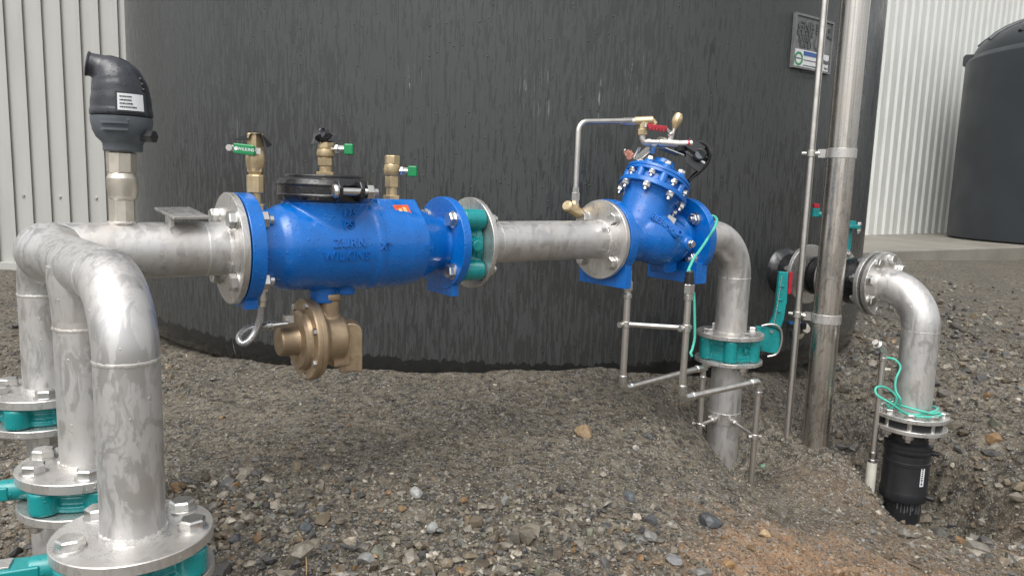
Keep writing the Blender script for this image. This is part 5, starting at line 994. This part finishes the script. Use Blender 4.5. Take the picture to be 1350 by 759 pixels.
# stand pipe with cord
ys = 2.44; bs = V(1147, 636, ys); ts = V(1161, 468, ys); XS = bs.x
SPp = thing('sample_tube', (XS, ys, bs.z), 'thin stainless tube with bent tip and cream plastic foot standing in the pit', 'tube'); zS = ts.z
tipS = Vector((XS-.035, ys-.02, zS+.042)); m = MB(); m.tube([(XS, ys, bs.z+.05), (XS, ys, zS)], .0095, 20); m.build('tube', MT['tubing'], SPp)
m = MB(); m.tube(arc([(XS, ys, zS-.012), (XS, ys, zS+.016), tipS], .014, 6), .0125, 16); m.lathe(tipS+Vector((.012, .007, -.009)), Vector((-.7, -.35, .55)), [(0, .0125), (.006, .0165), (.014, .0165), (.016, .011), (.028, .011)], 8); fit(m, (XS, ys, zS-.012), E3, .0135, .014)
z_ = V(1147, 607, ys).z; m.lathe((XS, ys, z_-.006), E3, [(0, .0165), (.012, .0165), (.013, .0125), (.024, .0125), (.03, .014), (.038, .014), (.04, .0105)], 8); m.build('tube_fitting', MT['bright'], SPp, smooth=25, split=.002)
m = MB(); m.cyl((XS, ys, gz(XS, ys)-.05), (XS, ys, z_-.004), .0165, n=24); m.build('plastic_foot', MT['whitep'], SPp)
GC = thing('loose_cord', (pE.x, pE.y, zl0), 'turquoise cord coiled round the flange of the bent pipe beside the thin tube', 'cord'); m = MB(); yg = ys
pz = zl0+.010; rr_ = rO+.006; c_ = Vector((pE.x, pE.y, pz))
def rd(a, r=rr_, dz=0): a = math.radians(a); return c_+Vector((r*math.cos(a), r*math.sin(a), dz))
pts = [V(1168, 471, ys), V(1180, 474, ys-.02), V(1187, 484, ys-.03), V(1181, 500, ys-.04), V(1181, 515, ys-.05), V(1187, 527, ys-.06), rd(215, .085, .006), rd(240, .084, .002), rd(270, .076, .006), rd(300, .074, .012), rd(325, .074, .012), rd(0, .073, .01), rd(60, .073, .01), rd(120, .073, .012), rd(180, .073, .018), rd(225, .076, .022), rd(260, .082, .016), rd(295, .080, .007), rd(322, .082, .004), rd(305, .092, .002), rd(270, .098, .002), rd(235, .105, .006), V(1172, 530, ys-.09), V(1157, 521, ys-.06), V(1154, 513, ys-.04), V(1160, 509, ys-.03), V(1172, 513, ys-.02), V(1182, 524, ys-.03), rd(200, .09, .01), rd(175, .085, .01)]
m.tube(spline(pts, 8), .0038, 10); m.build('cord', MT['cord'], GC, smooth=60)
# stem top and lever of the far valve
tp = Q0(.17, 0, 0); zt3 = V(1117, 300, tp.y).z; m = MB(); xs_ = V(1116, 300, Q0(.20).y-.04).x
b_ = Vector((V(1116, 320, 2.76).x, 2.76, 0)); m.cyl(b_+E3*(zO+.03), b_+E3*zt3, .0165, n=20); m.build('stem_housing', MT['teal'], GV)
m = MB(); m.cyl(b_+E3*zt3, b_+E3*(zt3+.014), .044, n=36, ch=.002); m.box(b_+E3*(zt3+.02)-Vector((.02, 0, 0)), (1, 0, 0), (0, 1, 0), E3, .04, .02, .008); TP_ = m.build('top_plate', MT['teal'], GV, bevel=.001)
for (x_, y_) in ((.03, -.02), (-.03, -.02), (.02, .03)): bolt(TP_, b_+Vector((x_, y_, zt3+.014)), E3, 'mid', scale=.8); bolt(TP_, b_+Vector((x_, y_, zt3)), -E3, 'midnut', 'nut', .8)
yl2 = 2.80; p = V(1075, 280, yl2); m = MB(); m.box(p, (1, 0, 0), (0, 1, 0), E3, .013, .010, .016); m.cyl(p+Vector((.01, .0, -.004)), V(1112, 296, 2.76), .011, n=12); HL = m.build('lever', MT['teal'], GV, bevel=.002); m = MB(); m.prism([(-.010, 0), (.010, 0), (.012, .016), (-.012, .018)], p+Vector((0, -.01, .016)), Vector((1, 0, 0)), E3, Vector((0, 1, 0)), .018); m.build('latch', MT['red'], HL, bevel=.002)
# small ball valve low on the tank
yb2 = tpt(1050, 437).y-.035; p = lambda px, py, d=0: V(px, py, yb2+d); nT = Vector((.55, -.83, 0)).normalized()
BVv = thing('small_ball_valve', p(1052, 438), 'small steel ball valve with blue cap low on the big tank, behind the slim conduit', 'valve')
m = MB(); a_ = p(1050, 437, .03); m.cyl(a_-nT*.03, a_+nT*.02, .030, n=24, ch=.003); m.cyl(a_, p(1062, 432, -.03), .017, n=20, ch=.002); m.lathe(p(1060, 433, -.02), p(1068, 430, -.05)-p(1060, 433, -.02), [(0, .022), (.012, .022)], 8); m.build('valve_body', MT['nickel'], BVv, smooth=30)
m = MB(); m.box(p(1046, 425), Vector((1, .3, 0)), Vector((-.3, 1, 0)), E3, .026, .016, .005); m.build('blue_cap', MT['bluecap'], BVv, bevel=.002); m = MB(); m.box(p(1059, 430, -.03), (1, 0, .3), (0, 1, 0), E3, .010, .012, .012); m.build('black_knob', MT['dull'], BVv, bevel=.003)
# ================================================================ VALVES UNDER THE RISERS
info = [(x3, y3, ZF3, 'teal butterfly valve under the nearest riser at the lower left corner', [(-.6, -.35)]), (x2, y2, ZF2, 'teal butterfly valve under the middle riser of the pipe manifold', [(-.9, -.15)]), (x1, y1, ZF1, 'teal butterfly valve under the rearmost riser at the left edge', [(-1, -.1)])]
for i, (x, y, z, lb, dr) in enumerate(info):
    th = .040; zb_2 = z-.016-th; BVx, m = wafer(lb, (x, y, zb_2), (x, y, zb_2), E3, th, .080, 6, [.75, .45, .2][i], pcr=.080, lug_r=.023)
    BVx['group'] = 'butterfly valves under the manifold risers'
    d_ = Vector((-.93, -.37, 0)).normalized(); c_ = Vector((x, y, zb_2+th/2)); m.cyl(c_+d_*.06, c_+d_*.125, .017, n=20); m.build('lugged_body', MT['teal'], BVx, remesh=.0022, smooths=3)
    s_ = Vector((d_.y, -d_.x, 0)); m = MB(); m.prism([(.11, -.018), (.15, -.02), (.36, -.012), (.36, .012), (.15, .02), (.11, .018)], c_-E3*.004+E3*(.014), d_, s_, E3 if d_.cross(s_).z > 0 else -E3, .022 if d_.cross(s_).z > 0 else .022); HBx = m.build('lever', MT['teal'], BVx, bevel=.003)
    m = MB(); ztop_ = c_.z+.010+(.022 if d_.cross(s_).z > 0 else 0); m.box(Vector((c_.x, c_.y, ztop_+.0017))+d_*.20, d_, s_, E3, .055, .013, .0015); m.build('latch_plate', MT['steel2'], HBx, bevel=.0006)
    m = MB(); m.disc((x, y, zb_2-.014), E3, .1025, .014, 72); rp = thing('riser_foot_pipe', (x, y, gz(x, y)), ['short stainless pipe under the nearest teal valve at the lower left corner', 'short stainless pipe with flange under the middle teal valve', 'short stainless pipe with flange under the rearmost teal valve at the left edge'][i], 'pipe', 'foot pipes under the manifold risers')
    fo = m.build('flange', MT['steel2'], rp)
    for a in (.8, 2.5, 3.9, 5.2): bolt(fo, (x+.078*math.cos(a), y+.078*math.sin(a), zb_2-.014), -E3, 'nut', 'nut')
    m = MB(); m.tube([(x, y, zb_2-.008), (x, y, gz(x, y)-.3)], RR, 48); m.build('pipe', MT['steel'], rp)
